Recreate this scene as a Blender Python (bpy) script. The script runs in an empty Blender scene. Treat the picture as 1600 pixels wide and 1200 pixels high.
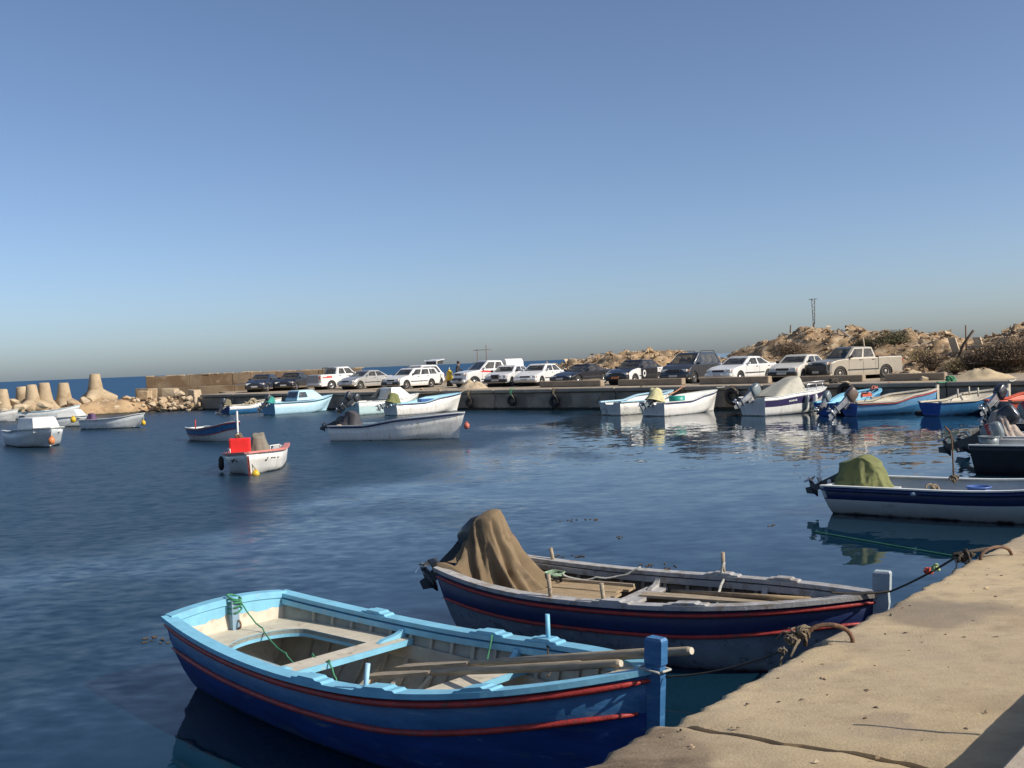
import bpy, bmesh, math, random
from mathutils import Vector, Matrix, noise, Euler
R = math.radians
sc = bpy.context.scene
col = sc.collection
# ---------------------------------------------------------------- camera
F, H = 1650.0, 2.75                       # focal length in photo pixels, eye above the water
ROLL = math.atan(0.0398); PITCH = math.atan(35*math.cos(ROLL)/F)
cf = Vector((0, math.cos(PITCH), -math.sin(PITCH)))
_r0 = Vector((1, 0, 0)); _u0 = _r0.cross(cf)
cr = math.cos(ROLL)*_r0 - math.sin(ROLL)*_u0
cu = math.sin(ROLL)*_r0 + math.cos(ROLL)*_u0
CAM = Vector((0, 0, H))
cd = bpy.data.cameras.new('camera'); cam = bpy.data.objects.new('camera', cd); col.objects.link(cam)
cd.sensor_width = 36; cd.lens = 36*F/1600; cd.clip_start = .1; cd.clip_end = 60000
mw = Matrix((cr, cu, -cf)).transposed().to_4x4(); mw.translation = CAM
cam.matrix_world = mw
sc.camera = cam
# ---------------------------------------------------------------- sky, sun, exposure
SUN_EL = R(35); SUN = Vector((.92, -.38, 0)).normalized()
w = bpy.data.worlds.new('World'); sc.world = w; w.use_nodes = True
wn = w.node_tree.nodes; wl = w.node_tree.links
sky = wn.new('ShaderNodeTexSky'); sky.sky_type = 'NISHITA'; sky.sun_disc = False
sky.sun_elevation = SUN_EL; sky.sun_rotation = math.atan2(SUN.x, SUN.y)
sky.altitude = 0; sky.air_density = .64; sky.dust_density = 1.3; sky.ozone_density = 2.4
bg = wn['Background']; bg.inputs[1].default_value = .112
wl.new(sky.outputs[0], bg.inputs[0])
sd = bpy.data.lights.new('sun', 'SUN'); sd.energy = 4.2; sd.angle = R(.5); sd.color = (1, .93, .82)
so = bpy.data.objects.new('sun', sd); col.objects.link(so)
sv = Vector((SUN.x*math.cos(SUN_EL), SUN.y*math.cos(SUN_EL), math.sin(SUN_EL)))
so.rotation_euler = sv.to_track_quat('Z', 'Y').to_euler(); so.location = sv*50
sc.view_settings.view_transform = 'Standard'; sc.view_settings.look = 'None'
sc.view_settings.exposure = 0.35; sc.view_settings.gamma = 1

# ---------------------------------------------------------------- photo pixel -> place
def ray(x, y): return cf*F + cr*(x-800) + cu*(600-y)
def P(x, y, z=0.0):                        # where the pixel's line of sight meets the level z
    d = ray(x, y); return CAM + d*((z-H)/d.z)
K = Vector((28.1, 36.5)); E1 = Vector((.762, -.647)); E2 = Vector((.647, .762))
QZ = 1.15                                  # quay level above the water
def HF(s, t, z=QZ): q = K - s*E1 + t*E2; return Vector((q.x, q.y, z))   # s along the far quay, t inland
def atT(x, y, T):
    d = ray(x, y); dd = Vector((d.x, d.y)); t = (T - (Vector((0, 0))-K).dot(E2))/dd.dot(E2)
    q = CAM + d*t; return -(Vector((q.x, q.y))-K).dot(E1), q.z
def atY(x, y, Y): d = ray(x, y); return CAM + d*(Y/d.y)

# ---------------------------------------------------------------- mesh helpers
class MB:
    def __init__(s): s.v = []; s.f = []; s.m = []; s.sm = []
    def add(s, vs, fs, mi=0, smooth=False):
        o = len(s.v); s.v += [tuple(q) for q in vs]
        for f in fs: s.f.append(tuple(i+o for i in f)); s.m.append(mi); s.sm.append(smooth)
    def box(s, c, d, rz=0, mi=0, M=None, bev=0):
        if bev:
            b = bmesh.new(); bmesh.ops.create_cube(b, size=1); bmesh.ops.scale(b, vec=d, verts=b.verts)
            bmesh.ops.bevel(b, geom=b.edges[:], offset=bev, segments=1, affect='EDGES')
            vs = [q.co.copy() for q in b.verts]; b.verts.index_update(); fs = [[q.index for q in f.verts] for f in b.faces]; b.free()
        else:
            x, y, z = d[0]/2, d[1]/2, d[2]/2
            vs = [Vector((i, j, k)) for k in (-z, z) for j in (-y, y) for i in (-x, x)]
            fs = [(0, 2, 3, 1), (4, 5, 7, 6), (0, 1, 5, 4), (2, 6, 7, 3), (0, 4, 6, 2), (1, 3, 7, 5)]
        T = M if M is not None else Matrix.Translation(c) @ Matrix.Rotation(rz, 4, 'Z')
        s.add([T @ q for q in vs], fs, mi); return s
    def tube(s, pts, r, n=8, mi=0, smooth=True, cap=True, sq=1.0):
        pts = [Vector(q) for q in pts]; N = len(pts)
        rs = r if isinstance(r, (list, tuple)) else [r]*N
        up = None; rings = []
        for i in range(N):
            t = (pts[min(i+1, N-1)]-pts[max(i-1, 0)]).normalized()
            if up is None:
                up = Vector((0, 0, 1)) if abs(t.z) < .9 else Vector((1, 0, 0))
            a = t.cross(up)
            if a.length < 1e-5: a = t.cross(Vector((0, 1, .01)))
            a.normalize(); up = a.cross(t).normalized()
            rings.append([pts[i]+(a*math.cos(k*2*math.pi/n)+up*sq*math.sin(k*2*math.pi/n))*rs[i] for k in range(n)])
        return s.loft(rings, mi, smooth, cap)
    def loft(s, rings, mi=0, smooth=True, cap=True, closed=True, mis=None):
        n = len(rings[0]); vs = [q for rg in rings for q in rg]; o = len(s.v)
        s.v += [tuple(q) for q in vs]
        for i in range(len(rings)-1):
            for k in range(n if closed else n-1):
                k2 = (k+1) % n
                s.f.append((o+i*n+k, o+i*n+k2, o+(i+1)*n+k2, o+(i+1)*n+k)); s.m.append(mis[k] if mis else mi); s.sm.append(smooth)
        if cap and closed:
            s.f.append(tuple(o+k for k in range(n))[::-1]); s.m.append(mi); s.sm.append(False)
            s.f.append(tuple(o+(len(rings)-1)*n+k for k in range(n))); s.m.append(mi); s.sm.append(False)
        return s
    def prism(s, poly, z0, z1, mi=0):     # poly in xy
        n = len(poly); s.loft([[(x, y, z0) for x, y in poly], [(x, y, z1) for x, y in poly]], mi, False, True); return s
    def disc(s, c, r, ax='Y', h=.02, n=16, mi=0, r2=None):
        r2 = r if r2 is None else r2
        rg = []
        for rr, o in ((r, -h/2), (r2, h/2)):
            q = []
            for k in range(n):
                a = k*2*math.pi/n; x, y = rr*math.cos(a), rr*math.sin(a)
                q.append(Vector(c)+(Vector((x, o, -y)) if ax == 'Y' else Vector((o, x, y)) if ax == 'X' else Vector((x, y, o))))
            rg.append(q)
        return s.loft(rg, mi, False, True)
    def data(s, name, mats):
        me = bpy.data.meshes.new(name); me.from_pydata(s.v, [], s.f)
        for m in mats if isinstance(mats, (list, tuple)) else [mats]: me.materials.append(m)
        me.polygons.foreach_set('material_index', s.m); me.polygons.foreach_set('use_smooth', s.sm)
        b = bmesh.new(); b.from_mesh(me); bmesh.ops.recalc_face_normals(b, faces=b.faces[:]); b.to_mesh(me); b.free()
        me.update(); return me
    def build(s, name, mats, parent=None, loc=None, rot=None):
        return obj(name, s.data(name, mats), parent, loc, rot)
def obj(name, data, parent=None, loc=None, rot=None):
    o = bpy.data.objects.new(name, data); col.objects.link(o)
    if parent: o.parent = parent
    if loc is not None: o.location = loc
    if rot is not None: o.rotation_euler = rot
    return o
def thing(name, label, cat, loc=(0, 0, 0), rz=0, group=None):
    o = obj(name, None, None, loc, (0, 0, rz)); return tag(o, label, cat, group)
def tag(o, label, cat, group=None):
    o['label'] = label; o['category'] = cat
    if group: o['group'] = group
    return o
def kind(o, k, label=None):
    o['kind'] = k
    if label: o['label'] = label
    return o
def lerp(a, b, t): return a+(b-a)*t
def sm(a, b, x): t = min(max((x-a)/(b-a), 0), 1); return t*t*(3-2*t)
def fbm(v, o=4): return noise.fractal(Vector(v), 1.0, 2.0, o)

# ---------------------------------------------------------------- materials
def pm(name, c, rough=.5, var=.12, scale=6, bump=0, bscale=40, c2=None, thr=.6, s2=3, metal=0, coat=0, stretch=None, c3=None, thr3=.62, s3=11, z0=None, cz=None, ior=None):
    """procedural paint / wood / stone: colour varied by noise, optional patches of c2 and c3, optional dirt colour cz below local height z0"""
    m = bpy.data.materials.new(name); m.use_nodes = True; nt = m.node_tree; N = nt.nodes; L = nt.links
    b = N['Principled BSDF']; b.inputs['Metallic'].default_value = metal
    if coat: b.inputs['Coat Weight'].default_value = coat; b.inputs['Coat Roughness'].default_value = .08
    if ior: b.inputs['IOR'].default_value = ior
    tc = N.new('ShaderNodeTexCoord'); oi = N.new('ShaderNodeObjectInfo')
    mu = N.new('ShaderNodeMath'); mu.operation = 'MULTIPLY'; mu.inputs[1].default_value = 43; L.new(oi.outputs['Random'], mu.inputs[0])
    va = N.new('ShaderNodeVectorMath'); L.new(tc.outputs['Object'], va.inputs[0]); L.new(mu.outputs[0], va.inputs[1]); vec = va.outputs[0]
    if stretch:
        mp = N.new('ShaderNodeMapping'); mp.inputs['Scale'].default_value = stretch; L.new(vec, mp.inputs[0]); vec = mp.outputs[0]
    def nz(sc_, det=5, ro=.55, v=None):
        n = N.new('ShaderNodeTexNoise'); n.inputs['Scale'].default_value = sc_; n.inputs['Detail'].default_value = det; n.inputs['Roughness'].default_value = ro
        L.new(v or vec, n.inputs['Vector']); return n.outputs['Fac']
    def ramp(f, a, bb):
        r = N.new('ShaderNodeMapRange'); r.inputs[1].default_value = a; r.inputs[2].default_value = bb; L.new(f, r.inputs[0]); return r.outputs[0]
    def mix(f, A, B):
        x = N.new('ShaderNodeMix'); x.data_type = 'RGBA'; L.new(f, x.inputs[0])
        for s_, q in ((6, A), (7, B)):
            if isinstance(q, tuple): x.inputs[s_].default_value = (*q[:3], 1)
            else: L.new(q, x.inputs[s_])
        return x.outputs[2]
    lo = tuple(q*(1-var) for q in c); hi = tuple(min(q*(1+var), 1) for q in c)
    cc = mix(ramp(nz(scale), .3, .7), lo, hi)
    if c2: cc = mix(ramp(nz(s2, 6, .6), thr-.04, thr+.06), cc, c2)
    if c3: cc = mix(ramp(nz(s3, 6, .65), thr3-.03, thr3+.04), cc, c3)
    if z0 is not None:
        sx = N.new('ShaderNodeSeparateXYZ'); L.new(tc.outputs['Object'], sx.inputs[0])
        ad = N.new('ShaderNodeMath'); ad.operation = 'MULTIPLY_ADD'; L.new(nz(5, 5), ad.inputs[0]); ad.inputs[1].default_value = .16; L.new(sx.outputs[2], ad.inputs[2])
        cc = mix(ramp(ad.outputs[0], z0+.11, z0+.06), cc, cz)
    L.new(cc, b.inputs['Base Color'])
    rr = N.new('ShaderNodeMapRange'); rr.inputs[3].default_value = max(rough-.1, .02); rr.inputs[4].default_value = min(rough+.12, 1); L.new(nz(scale*1.7), rr.inputs[0]); L.new(rr.outputs[0], b.inputs['Roughness'])
    if bump:
        bp = N.new('ShaderNodeBump'); bp.inputs['Strength'].default_value = min(bump, 1); bp.inputs['Distance'].default_value = .02*max(bump, 1)
        L.new(nz(bscale, 8, .65), bp.inputs['Height']); L.new(bp.outputs[0], b.inputs['Normal'])
    return m
MT = {}
def mt(name, *a, **k):
    if name not in MT: MT[name] = pm(name, *a, **k)
    return MT[name]
FOUL = (.035, .04, .03)
sky_blue = mt('sky_blue_paint', (.19, .46, .61), .55, .12, 7, .15, 60, c2=(.33, .43, .45), thr=.66, s2=9)
royal = mt('royal_blue_paint', (.018, .055, .23), .45, .25, 3, .2, 30, c2=(.05, .1, .2), thr=.62, s2=3.2, c3=(.11, .16, .24), thr3=.66, s3=6, stretch=(.8, 1, 3.5), z0=.02, cz=(.02, .03, .035))
mid_blue = mt('mid_blue_paint', (.036, .135, .3), .45, .2, 5, .2, 30, c2=(.08, .19, .33), thr=.6, s2=5, c3=(.02, .08, .2), thr3=.64, s3=9, stretch=(.8, 1, 3))
red_paint = mt('red_paint', (.36, .036, .03), .5, .25, 9, .3, 50, c2=(.2, .05, .045), thr=.58, s2=12, c3=(.42, .22, .18), thr3=.68, s3=22)
cream = mt('cream_paint', (.52, .47, .37), .6, .12, 8, .2, 50, c2=(.36, .31, .22), thr=.62, s2=7)
rib_grey = mt('grey_cream_paint', (.36, .34, .28), .6, .15, 8, .2, 50)
wood = mt('weathered_wood', (.36, .29, .2), .75, .25, 6, .4, 60, stretch=(1, 9, 9), c2=(.2, .16, .11), thr=.6, s2=4)
ply = mt('plywood', (.36, .26, .145), .75, .2, 5, .35, 60, stretch=(1, 7, 1), c2=(.22, .155, .09), thr=.54, s2=3, c3=(.42, .35, .25), thr3=.62, s3=6)
dwood = mt('dark_wet_wood', (.1, .075, .05), .6, .3, 7, .4, 50)
grey_paint = mt('weathered_grey_paint', (.36, .35, .34), .7, .18, 9, .4, 60, c2=(.27, .23, .19), thr=.56, s2=8, c3=(.5, .5, .5), thr3=.64, s3=15)
hull_grey = mt('blue_grey_hull_paint', (.22, .27, .33), .55, .25, 4, .3, 30, c2=(.38, .42, .44), thr=.64, s2=5, c3=(.12, .15, .19), thr3=.6, z0=.0, cz=(.1, .025, .02))
navy = mt('navy_paint', (.013, .026, .095), .42, .2, 5, .12, 30)
white_hull = mt('white_gelcoat', (.67, .66, .62), .35, .08, 4, .04, 20, c2=(.52, .48, .4), thr=.62, s2=3, c3=(.4, .31, .22), thr3=.68, s3=5, stretch=(2.2, 2.2, .5), z0=.0, cz=(.1, .09, .06), coat=.2)
white_in = mt('white_deck', (.68, .68, .64), .5, .08, 5, c2=(.5, .48, .42), thr=.66, s2=5)
grey_hull = mt('grey_white_gelcoat', (.5, .53, .53), .4, .1, 4, .05, 20, z0=.04, cz=(.06, .07, .06))
pale_blue = mt('pale_blue_gelcoat', (.4, .6, .7), .4, .08, 4, c2=(.5, .62, .66), thr=.64, s2=4)
aqua_in = mt('aqua_deck', (.36, .6, .72), .5, .08, 5)
sea_blue = mt('sea_blue_paint', (.04, .175, .37), .45, .15, 5, .1, 30, z0=.0, cz=(.03, .03, .03))
black_rub = mt('black_rubber', (.018, .018, .018), .6, .2, 9, .1)
dark_hull = mt('black_hull_paint', (.022, .022, .026), .4, .2, 5, z0=.0, cz=(.04, .03, .025))
purple = mt('purple_stripe', (.035, .028, .085), .35, .1, 5)
orange = mt('orange_red_paint', (.55, .1, .045), .5, .12, 6)
signal_red = mt('signal_red_plastic', (.68, .025, .022), .4, .08, 6)
pink_rim = mt('faded_red_rim', (.55, .2, .17), .55, .15, 8)
canvas_b = mt('brown_canvas', (.2, .142, .08), .92, .2, 4, .5, 140, c2=(.13, .095, .058), thr=.6, s2=4)
canvas_g = mt('olive_canvas', (.16, .17, .06), .85, .15, 5, .3, 90, c2=(.1, .11, .045), thr=.62, s2=5)
canvas_y = mt('straw_canvas', (.48, .44, .24), .9, .14, 6, .2, 80)
canvas_s = mt('sand_tarpaulin', (.4, .38, .31), .8, .12, 4, .15, 50)
canvas_t = mt('teal_canvas', (.03, .25, .21), .8, .15, 5, .2, 80)
cowl_blk = mt('engine_black', (.025, .027, .032), .3, .15, 8, coat=.4)
cowl_grey = mt('engine_grey', (.16, .19, .2), .35, .12, 6, coat=.3)
cowl_red = mt('engine_red', (.3, .03, .025), .35, .1, 6, coat=.3)
alu = mt('aluminium', (.5, .5, .5), .35, .12, 8, metal=.9)
iron = mt('rusty_iron', (.16, .085, .045), .8, .3, 20, .5, 80, c2=(.08, .05, .035), thr=.55, s2=12)
rope_m = mt('old_rope', (.26, .2, .13), .95, .25, 30, .8, 200)
rope_d = mt('dark_rope', (.08, .065, .05), .95, .25, 30, .8, 200)
rope_g = mt('green_rope', (.06, .25, .13), .8, .2, 30, .6, 200)
rope_w = mt('pale_rope', (.45, .45, .4), .9, .2, 30, .6, 200)
concrete = mt('concrete', (.34, .285, .215), .9, .16, 1.3, .6, 14, c2=(.24, .2, .15), thr=.6, s2=.8)
conc_dark = mt('damp_concrete', (.3, .245, .185), .85, .22, 1.2, .6, 9, c2=(.19, .155, .12), thr=.55, s2=.9, c3=(.2, .16, .12), thr3=.66, s3=3, z0=.12, cz=(.025, .03, .02))
conc_brown = mt('stained_concrete', (.235, .17, .105), .9, .25, .8, .5, 6, c2=(.17, .11, .06), thr=.52, s2=.5, c3=(.3, .215, .14), thr3=.64, s3=2)
conc_tan = mt('tan_concrete', (.39, .3, .19), .9, .14, .9, .6, 9, c2=(.31, .225, .135), thr=.56, s2=1.2, c3=(.24, .18, .115), thr3=.64, s3=3, z0=-.75, cz=(.13, .105, .065))
stone = mt('limestone', (.41, .3, .18), .95, .2, 1.4, .8, 7, c2=(.28, .19, .11), thr=.56, s2=1.5, c3=(.56, .46, .33), thr3=.62, s3=4)
stone_p = mt('pale_limestone', (.47, .37, .245), .95, .18, 1.6, .8, 8, c2=(.34, .25, .15), thr=.6, s2=2)
rubber = mt('tyre_rubber', (.022, .021, .02), .75, .2, 9)
rope_rope = rope_m
# ================================================================ the setting
rnd = random.Random(7)
# ---- water: one sheet to the horizon, wave slopes from noise vectors
def water_mat():
    m = bpy.data.materials.new('harbour_water'); m.use_nodes = True; N = m.node_tree.nodes; L = m.node_tree.links
    b = N['Principled BSDF']; pass; b.inputs['Roughness'].default_value = .04; b.inputs['IOR'].default_value = 1.333
    g = N.new('ShaderNodeNewGeometry')
    def nzc(scale, sx, sy, det, rot=0):
        mp = N.new('ShaderNodeMapping'); mp.inputs['Scale'].default_value = (sx, sy, 1); mp.inputs['Rotation'].default_value = (0, 0, rot); L.new(g.outputs['Position'], mp.inputs[0])
        n = N.new('ShaderNodeTexNoise'); n.inputs['Scale'].default_value = scale; n.inputs['Detail'].default_value = det; n.inputs['Roughness'].default_value = .5
        L.new(mp.outputs[0], n.inputs['Vector'])
        s = N.new('ShaderNodeVectorMath'); s.operation = 'SUBTRACT'; s.inputs[1].default_value = (.5, .5, .5); L.new(n.outputs['Color'], s.inputs[0]); return s.outputs[0], n.outputs['Fac']
    def scale(v, k):
        s = N.new('ShaderNodeVectorMath'); s.operation = 'SCALE'; L.new(v, s.inputs[0])
        if isinstance(k, float): s.inputs['Scale'].default_value = k
        else: L.new(k, s.inputs['Scale'])
        return s.outputs[0]
    def mr(f, a, b_, c, d):
        r = N.new('ShaderNodeMapRange'); r.inputs[1].default_value = a; r.inputs[2].default_value = b_; r.inputs[3].default_value = c; r.inputs[4].default_value = d; r.interpolation_type = 'SMOOTHSTEP'; L.new(f, r.inputs[0]); return r.outputs[0]
    def ma(op, a, b_):
        q = N.new('ShaderNodeMath'); q.operation = op
        for i, x in enumerate((a, b_)):
            if isinstance(x, (int, float)): q.inputs[i].default_value = x
            else: L.new(x, q.inputs[i])
        return q.outputs[0]
    sx = N.new('ShaderNodeSeparateXYZ'); L.new(g.outputs['Position'], sx.inputs[0])
    small, _ = nzc(3.6, 1, 1.5, 2, .3); big, _ = nzc(1.3, 1, 1.5, 2, -.2); swell, _ = nzc(.35, 1, 1.6, 3, .2); _, patch = nzc(.12, 1.2, .8, 3)
    # wind: calm in the lee of the near quay, ruffled towards the harbour mouth, open sea beyond the mole
    lee = ma('ADD', ma('MULTIPLY', sx.outputs[0], -1.0), ma('MULTIPLY', sx.outputs[1], .16))
    wind = mr(ma('ADD', lee, ma('MULTIPLY', ma('SUBTRACT', patch, .5), 22.0)), 2.0, 9.0, 0.0, 1.0)
    sea = mr(sx.outputs[1], 88.0, 130.0, 0.0, 1.0)
    tot = N.new('ShaderNodeVectorMath'); tot.operation = 'ADD'
    L.new(scale(small, ma('ADD', ma('ADD', .05, ma('MULTIPLY', wind, .3)), ma('MULTIPLY', sea, .3))), tot.inputs[0])
    L.new(scale(big, ma('ADD', ma('ADD', .055, ma('MULTIPLY', wind, .06)), ma('MULTIPLY', sea, .3))), tot.inputs[1])
    t2 = N.new('ShaderNodeVectorMath'); t2.operation = 'ADD'; L.new(tot.outputs[0], t2.inputs[0]); L.new(scale(swell, ma('ADD', .03, ma('MULTIPLY', sea, .25))), t2.inputs[1])
    fl = N.new('ShaderNodeVectorMath'); fl.operation = 'MULTIPLY'; fl.inputs[1].default_value = (1, 1, 0); L.new(t2.outputs[0], fl.inputs[0])
    up = N.new('ShaderNodeVectorMath'); up.operation = 'ADD'; up.inputs[1].default_value = (0, 0, 1); L.new(fl.outputs[0], up.inputs[0])
    L.new(ma('ADD', ma('ADD', .03, ma('MULTIPLY', wind, .33)), ma('MULTIPLY', sea, .1)), b.inputs['Roughness'])
    bc = N.new('ShaderNodeMix'); bc.data_type = 'RGBA'; bc.inputs[6].default_value = (.004, .022, .041, 1); bc.inputs[7].default_value = (.012, .06, .13, 1); L.new(sea, bc.inputs[0]); L.new(bc.outputs[2], b.inputs['Base Color'])
    nn = N.new('ShaderNodeVectorMath'); nn.operation = 'NORMALIZE'; L.new(up.outputs[0], nn.inputs[0]); L.new(nn.outputs[0], b.inputs['Normal'])
    return m
W = 40000
kind(obj('water', (lambda b: (b.add([(-W, -W, 0), (W, -W, 0), (W, W, 0), (-W, W, 0)], [(0, 1, 2, 3)]), b.data('water', water_mat()))[1])(MB())), 'structure')

# ---- near quay (concrete slabs, rough edge)
def quay_mat():
    m = pm('quay_concrete', (.46, .355, .21), .95, .16, .9, .35, 70, c2=(.35, .26, .15), thr=.6, s2=1.1, c3=(.49, .395, .26), thr3=.64, s3=2.3)
    N = m.node_tree.nodes; L = m.node_tree.links; b = N['Principled BSDF']
    src = b.inputs['Base Color'].links[0].from_socket
    g = N.new('ShaderNodeNewGeometry')
    n = N.new('ShaderNodeTexNoise'); n.inputs['Scale'].default_value = 2.2; n.inputs['Detail'].default_value = 6; L.new(g.outputs['Position'], n.inputs[0])
    sb = N.new('ShaderNodeVectorMath'); sb.operation = 'SUBTRACT'; sb.inputs[1].default_value = (.5, .5, .5); L.new(n.outputs['Color'], sb.inputs[0])
    scl = N.new('ShaderNodeVectorMath'); scl.operation = 'SCALE'; scl.inputs['Scale'].default_value = .9; L.new(sb.outputs[0], scl.inputs[0])
    ad = N.new('ShaderNodeVectorMath'); L.new(g.outputs['Position'], ad.inputs[0]); L.new(scl.outputs[0], ad.inputs[1])
    cur = src
    def stain(px, py, rad, colr, amt):
        nonlocal cur
        q = P(px, py, QZ)
        d = N.new('ShaderNodeVectorMath'); d.operation = 'DISTANCE'; d.inputs[1].default_value = q; L.new(ad.outputs[0], d.inputs[0])
        r = N.new('ShaderNodeMapRange'); r.inputs[1].default_value = rad*1.15; r.inputs[2].default_value = rad*.75; r.inputs[4].default_value = amt; L.new(d.outputs['Value'], r.inputs[0])
        x = N.new('ShaderNodeMix'); x.data_type = 'RGBA'; L.new(r.outputs[0], x.inputs[0]); L.new(cur, x.inputs[6]); x.inputs[7].default_value = (*colr, 1); cur = x.outputs[2]
    for a in ((1010, 1190, .42, (.115, .08, .05), .9), (900, 1230, .45, (.115, .08, .05), .9), (1130, 1235, .22, (.19, .14, .09), .7), (1440, 955, .42, (.16, .125, .09), .75), (1510, 950, .34, (.22, .18, .13), .6), (1330, 1000, .25, (.24, .19, .14), .4), (1240, 1060, .2, (.3, .24, .17), .5), (1590, 840, .6, (.28, .22, .16), .6), (1400, 1130, .13, (.25, .19, .14), .6)): stain(*a)
    for a in ((1250, 1120, .5, (.33, .26, .17), .45), (1500, 1060, .55, (.34, .27, .18), .4), (1380, 1010, .4, (.36, .285, .19), .4), (1150, 1150, .3, (.3, .23, .15), .45), (1560, 1000, .5, (.32, .25, .17), .4)): stain(*a)
    for sc_, amt, lo_, hi_, cc_ in ((2.6, .6, .5, .7, (.31, .235, .155)), (6.0, .7, .5, .7, (.27, .2, .125)), (17.0, .6, .55, .75, (.25, .185, .115)), (55.0, .5, .6, .72, (.2, .145, .09)), (40.0, .5, .62, .74, (.6, .52, .38))):
        v = N.new('ShaderNodeTexNoise'); v.inputs['Scale'].default_value = sc_; v.inputs['Detail'].default_value = 7; v.inputs['Roughness'].default_value = .7
        mp = N.new('ShaderNodeMapping'); mp.inputs['Rotation'].default_value = (0, 0, -.86); mp.inputs['Scale'].default_value = (.7, 1.3, 1); mp.inputs['Location'].default_value = (sc_, 3, 1); L.new(g.outputs['Position'], mp.inputs[0]); L.new(mp.outputs[0], v.inputs[0])
        r = N.new('ShaderNodeMapRange'); r.inputs[1].default_value = lo_; r.inputs[2].default_value = hi_; r.inputs[4].default_value = amt; L.new(v.outputs['Fac'], r.inputs[0])
        x = N.new('ShaderNodeMix'); x.data_type = 'RGBA'; L.new(r.outputs[0], x.inputs[0]); L.new(cur, x.inputs[6]); x.inputs[7].default_value = (*cc_, 1); cur = x.outputs[2]
    # pits and crumbs: small dark specks
    v = N.new('ShaderNodeTexNoise'); v.inputs['Scale'].default_value = 30; v.inputs['Detail'].default_value = 3; L.new(g.outputs['Position'], v.inputs[0])
    r = N.new('ShaderNodeMapRange'); r.inputs[1].default_value = .71; r.inputs[2].default_value = .76; r.inputs[4].default_value = .75; L.new(v.outputs['Fac'], r.inputs[0])
    x = N.new('ShaderNodeMix'); x.data_type = 'RGBA'; L.new(r.outputs[0], x.inputs[0]); L.new(cur, x.inputs[6]); x.inputs[7].default_value = (.13, .09, .06, 1); cur = x.outputs[2]
    L.new(cur, b.inputs['Base Color']); return m
QO = Vector((.645, 4.6)); quay_m = quay_mat()
def qpt(a, d, z): q = QO + a*E2 + d*E1; return Vector((q.x, q.y, z))
def steps(lst):
    o = []
    for a, b, st in lst:
        n = max(1, int(round((b-a)/st))); o += [a+(b-a)*i/n for i in range(n)]
    return o+[lst[-1][1]]
def slab(name, A, D, amap, dz, dshift, parent=None):
    mb = MB(); rows = []
    for a in A:
        row = []
        for j, d in enumerate(D):
            aa = amap(a, d)
            e = max(0, 1-d/.12)
            dd = d + dshift + e*(.035*fbm((aa*1.3, 3, dz), 3) + .035*fbm((aa*7, 9, dz), 4) + .05*max(0, fbm((aa*3.1, 5, dz), 4)-.25))
            z = QZ + dz + .006*fbm((aa*2.2, d*2.2, 5+dz), 4) + .006*fbm((aa*9, d*9, 1), 4) - .03*max(0, 1-d/.05)**2*(.6+.6*fbm((aa*5, 2, 2), 2))
            je = max(0, 1-abs(a-A[0])/.05) if dz == 0 else max(0, 1-abs(a-A[-1])/.05)
            aa += je*(.012*fbm((d*9, 4, dz), 4)+.012*fbm((d*31, 7, dz), 3)); z -= je*.014*(1+fbm((d*12, 1, dz), 2))
            row.append(qpt(aa, dd, z))
        sk = [Vector((row[0].x, row[0].y, -1.6)) - .05*E1.to_3d()*0]
        rows.append([sk[0], row[0]-Vector((0, 0, .35))+.03*fbm((a*4, 8, 8), 3)*E1.to_3d()] + row + [Vector((row[-1].x, row[-1].y, -1.6))])
    mb.loft(rows, 0, True, False, closed=False)
    for rw in (rows[0], rows[-1]):        # end faces towards the joint
        lo = [Vector((q.x, q.y, -1.6)) for q in rw[2:-1]]; n = len(lo)
        mb.loft([rw[2:-1], lo], 0, False, False, closed=False)
    return mb.build(name, quay_m, parent)
A1 = steps([(0, 1, .03), (1, 8, .05), (8, 20, .3), (20, 48, 2)]); D1 = steps([(0, .15, .03), (.15, 2.6, .07), (2.6, 6, .4), (6, 44, 6)])
nq = slab('quay', A1, D1, lambda a, d: a+.133*d*max(0, 1-a/6), 0, 0); kind(nq, 'structure', 'pale weathered concrete quay in the foreground')
A2 = steps([(-16, -3, 1), (-3, 0, .04)])
s2 = slab('slab', A2, D1, lambda a, d: a-.014+.133*d*max(0, 1+a/6), -.012, -.045, nq); s2['label'] = 'nearest quay slab with a dark wet stain'
kb = MB(); kx = Matrix.Translation(qpt(-1.9, 1.68, QZ+.14)) @ Matrix.Rotation(math.atan2(E2.y, E2.x), 4, 'Z')
kb.box(None, (6.6, .38, .28), M=kx, bev=.02)
tag(kb.build('kerb_beam', concrete), 'pale concrete kerb beam at the bottom right corner of the near quay', 'kerb')
rb = MB(); b0 = P(1560, 1152, QZ); q0 = Vector((b0.x, b0.y, 0)); dS = Vector((SUN.x, SUN.y, 0))
base = q0 + dS*.14; rb.tube([Vector((base.x+.16, base.y-.06, QZ+.27)), Vector((base.x+.12, base.y-.05, QZ+.4)), Vector((base.x-.02, base.y+.01, QZ+.47))], .011, 6)
tag(rb.build('shadow_rod', iron), 'unseen bent rusty rod added on the kerb beam to cast a thin shadow on the quay', 'rod')  # out of view, added to throw a thin shadow across the quay

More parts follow.
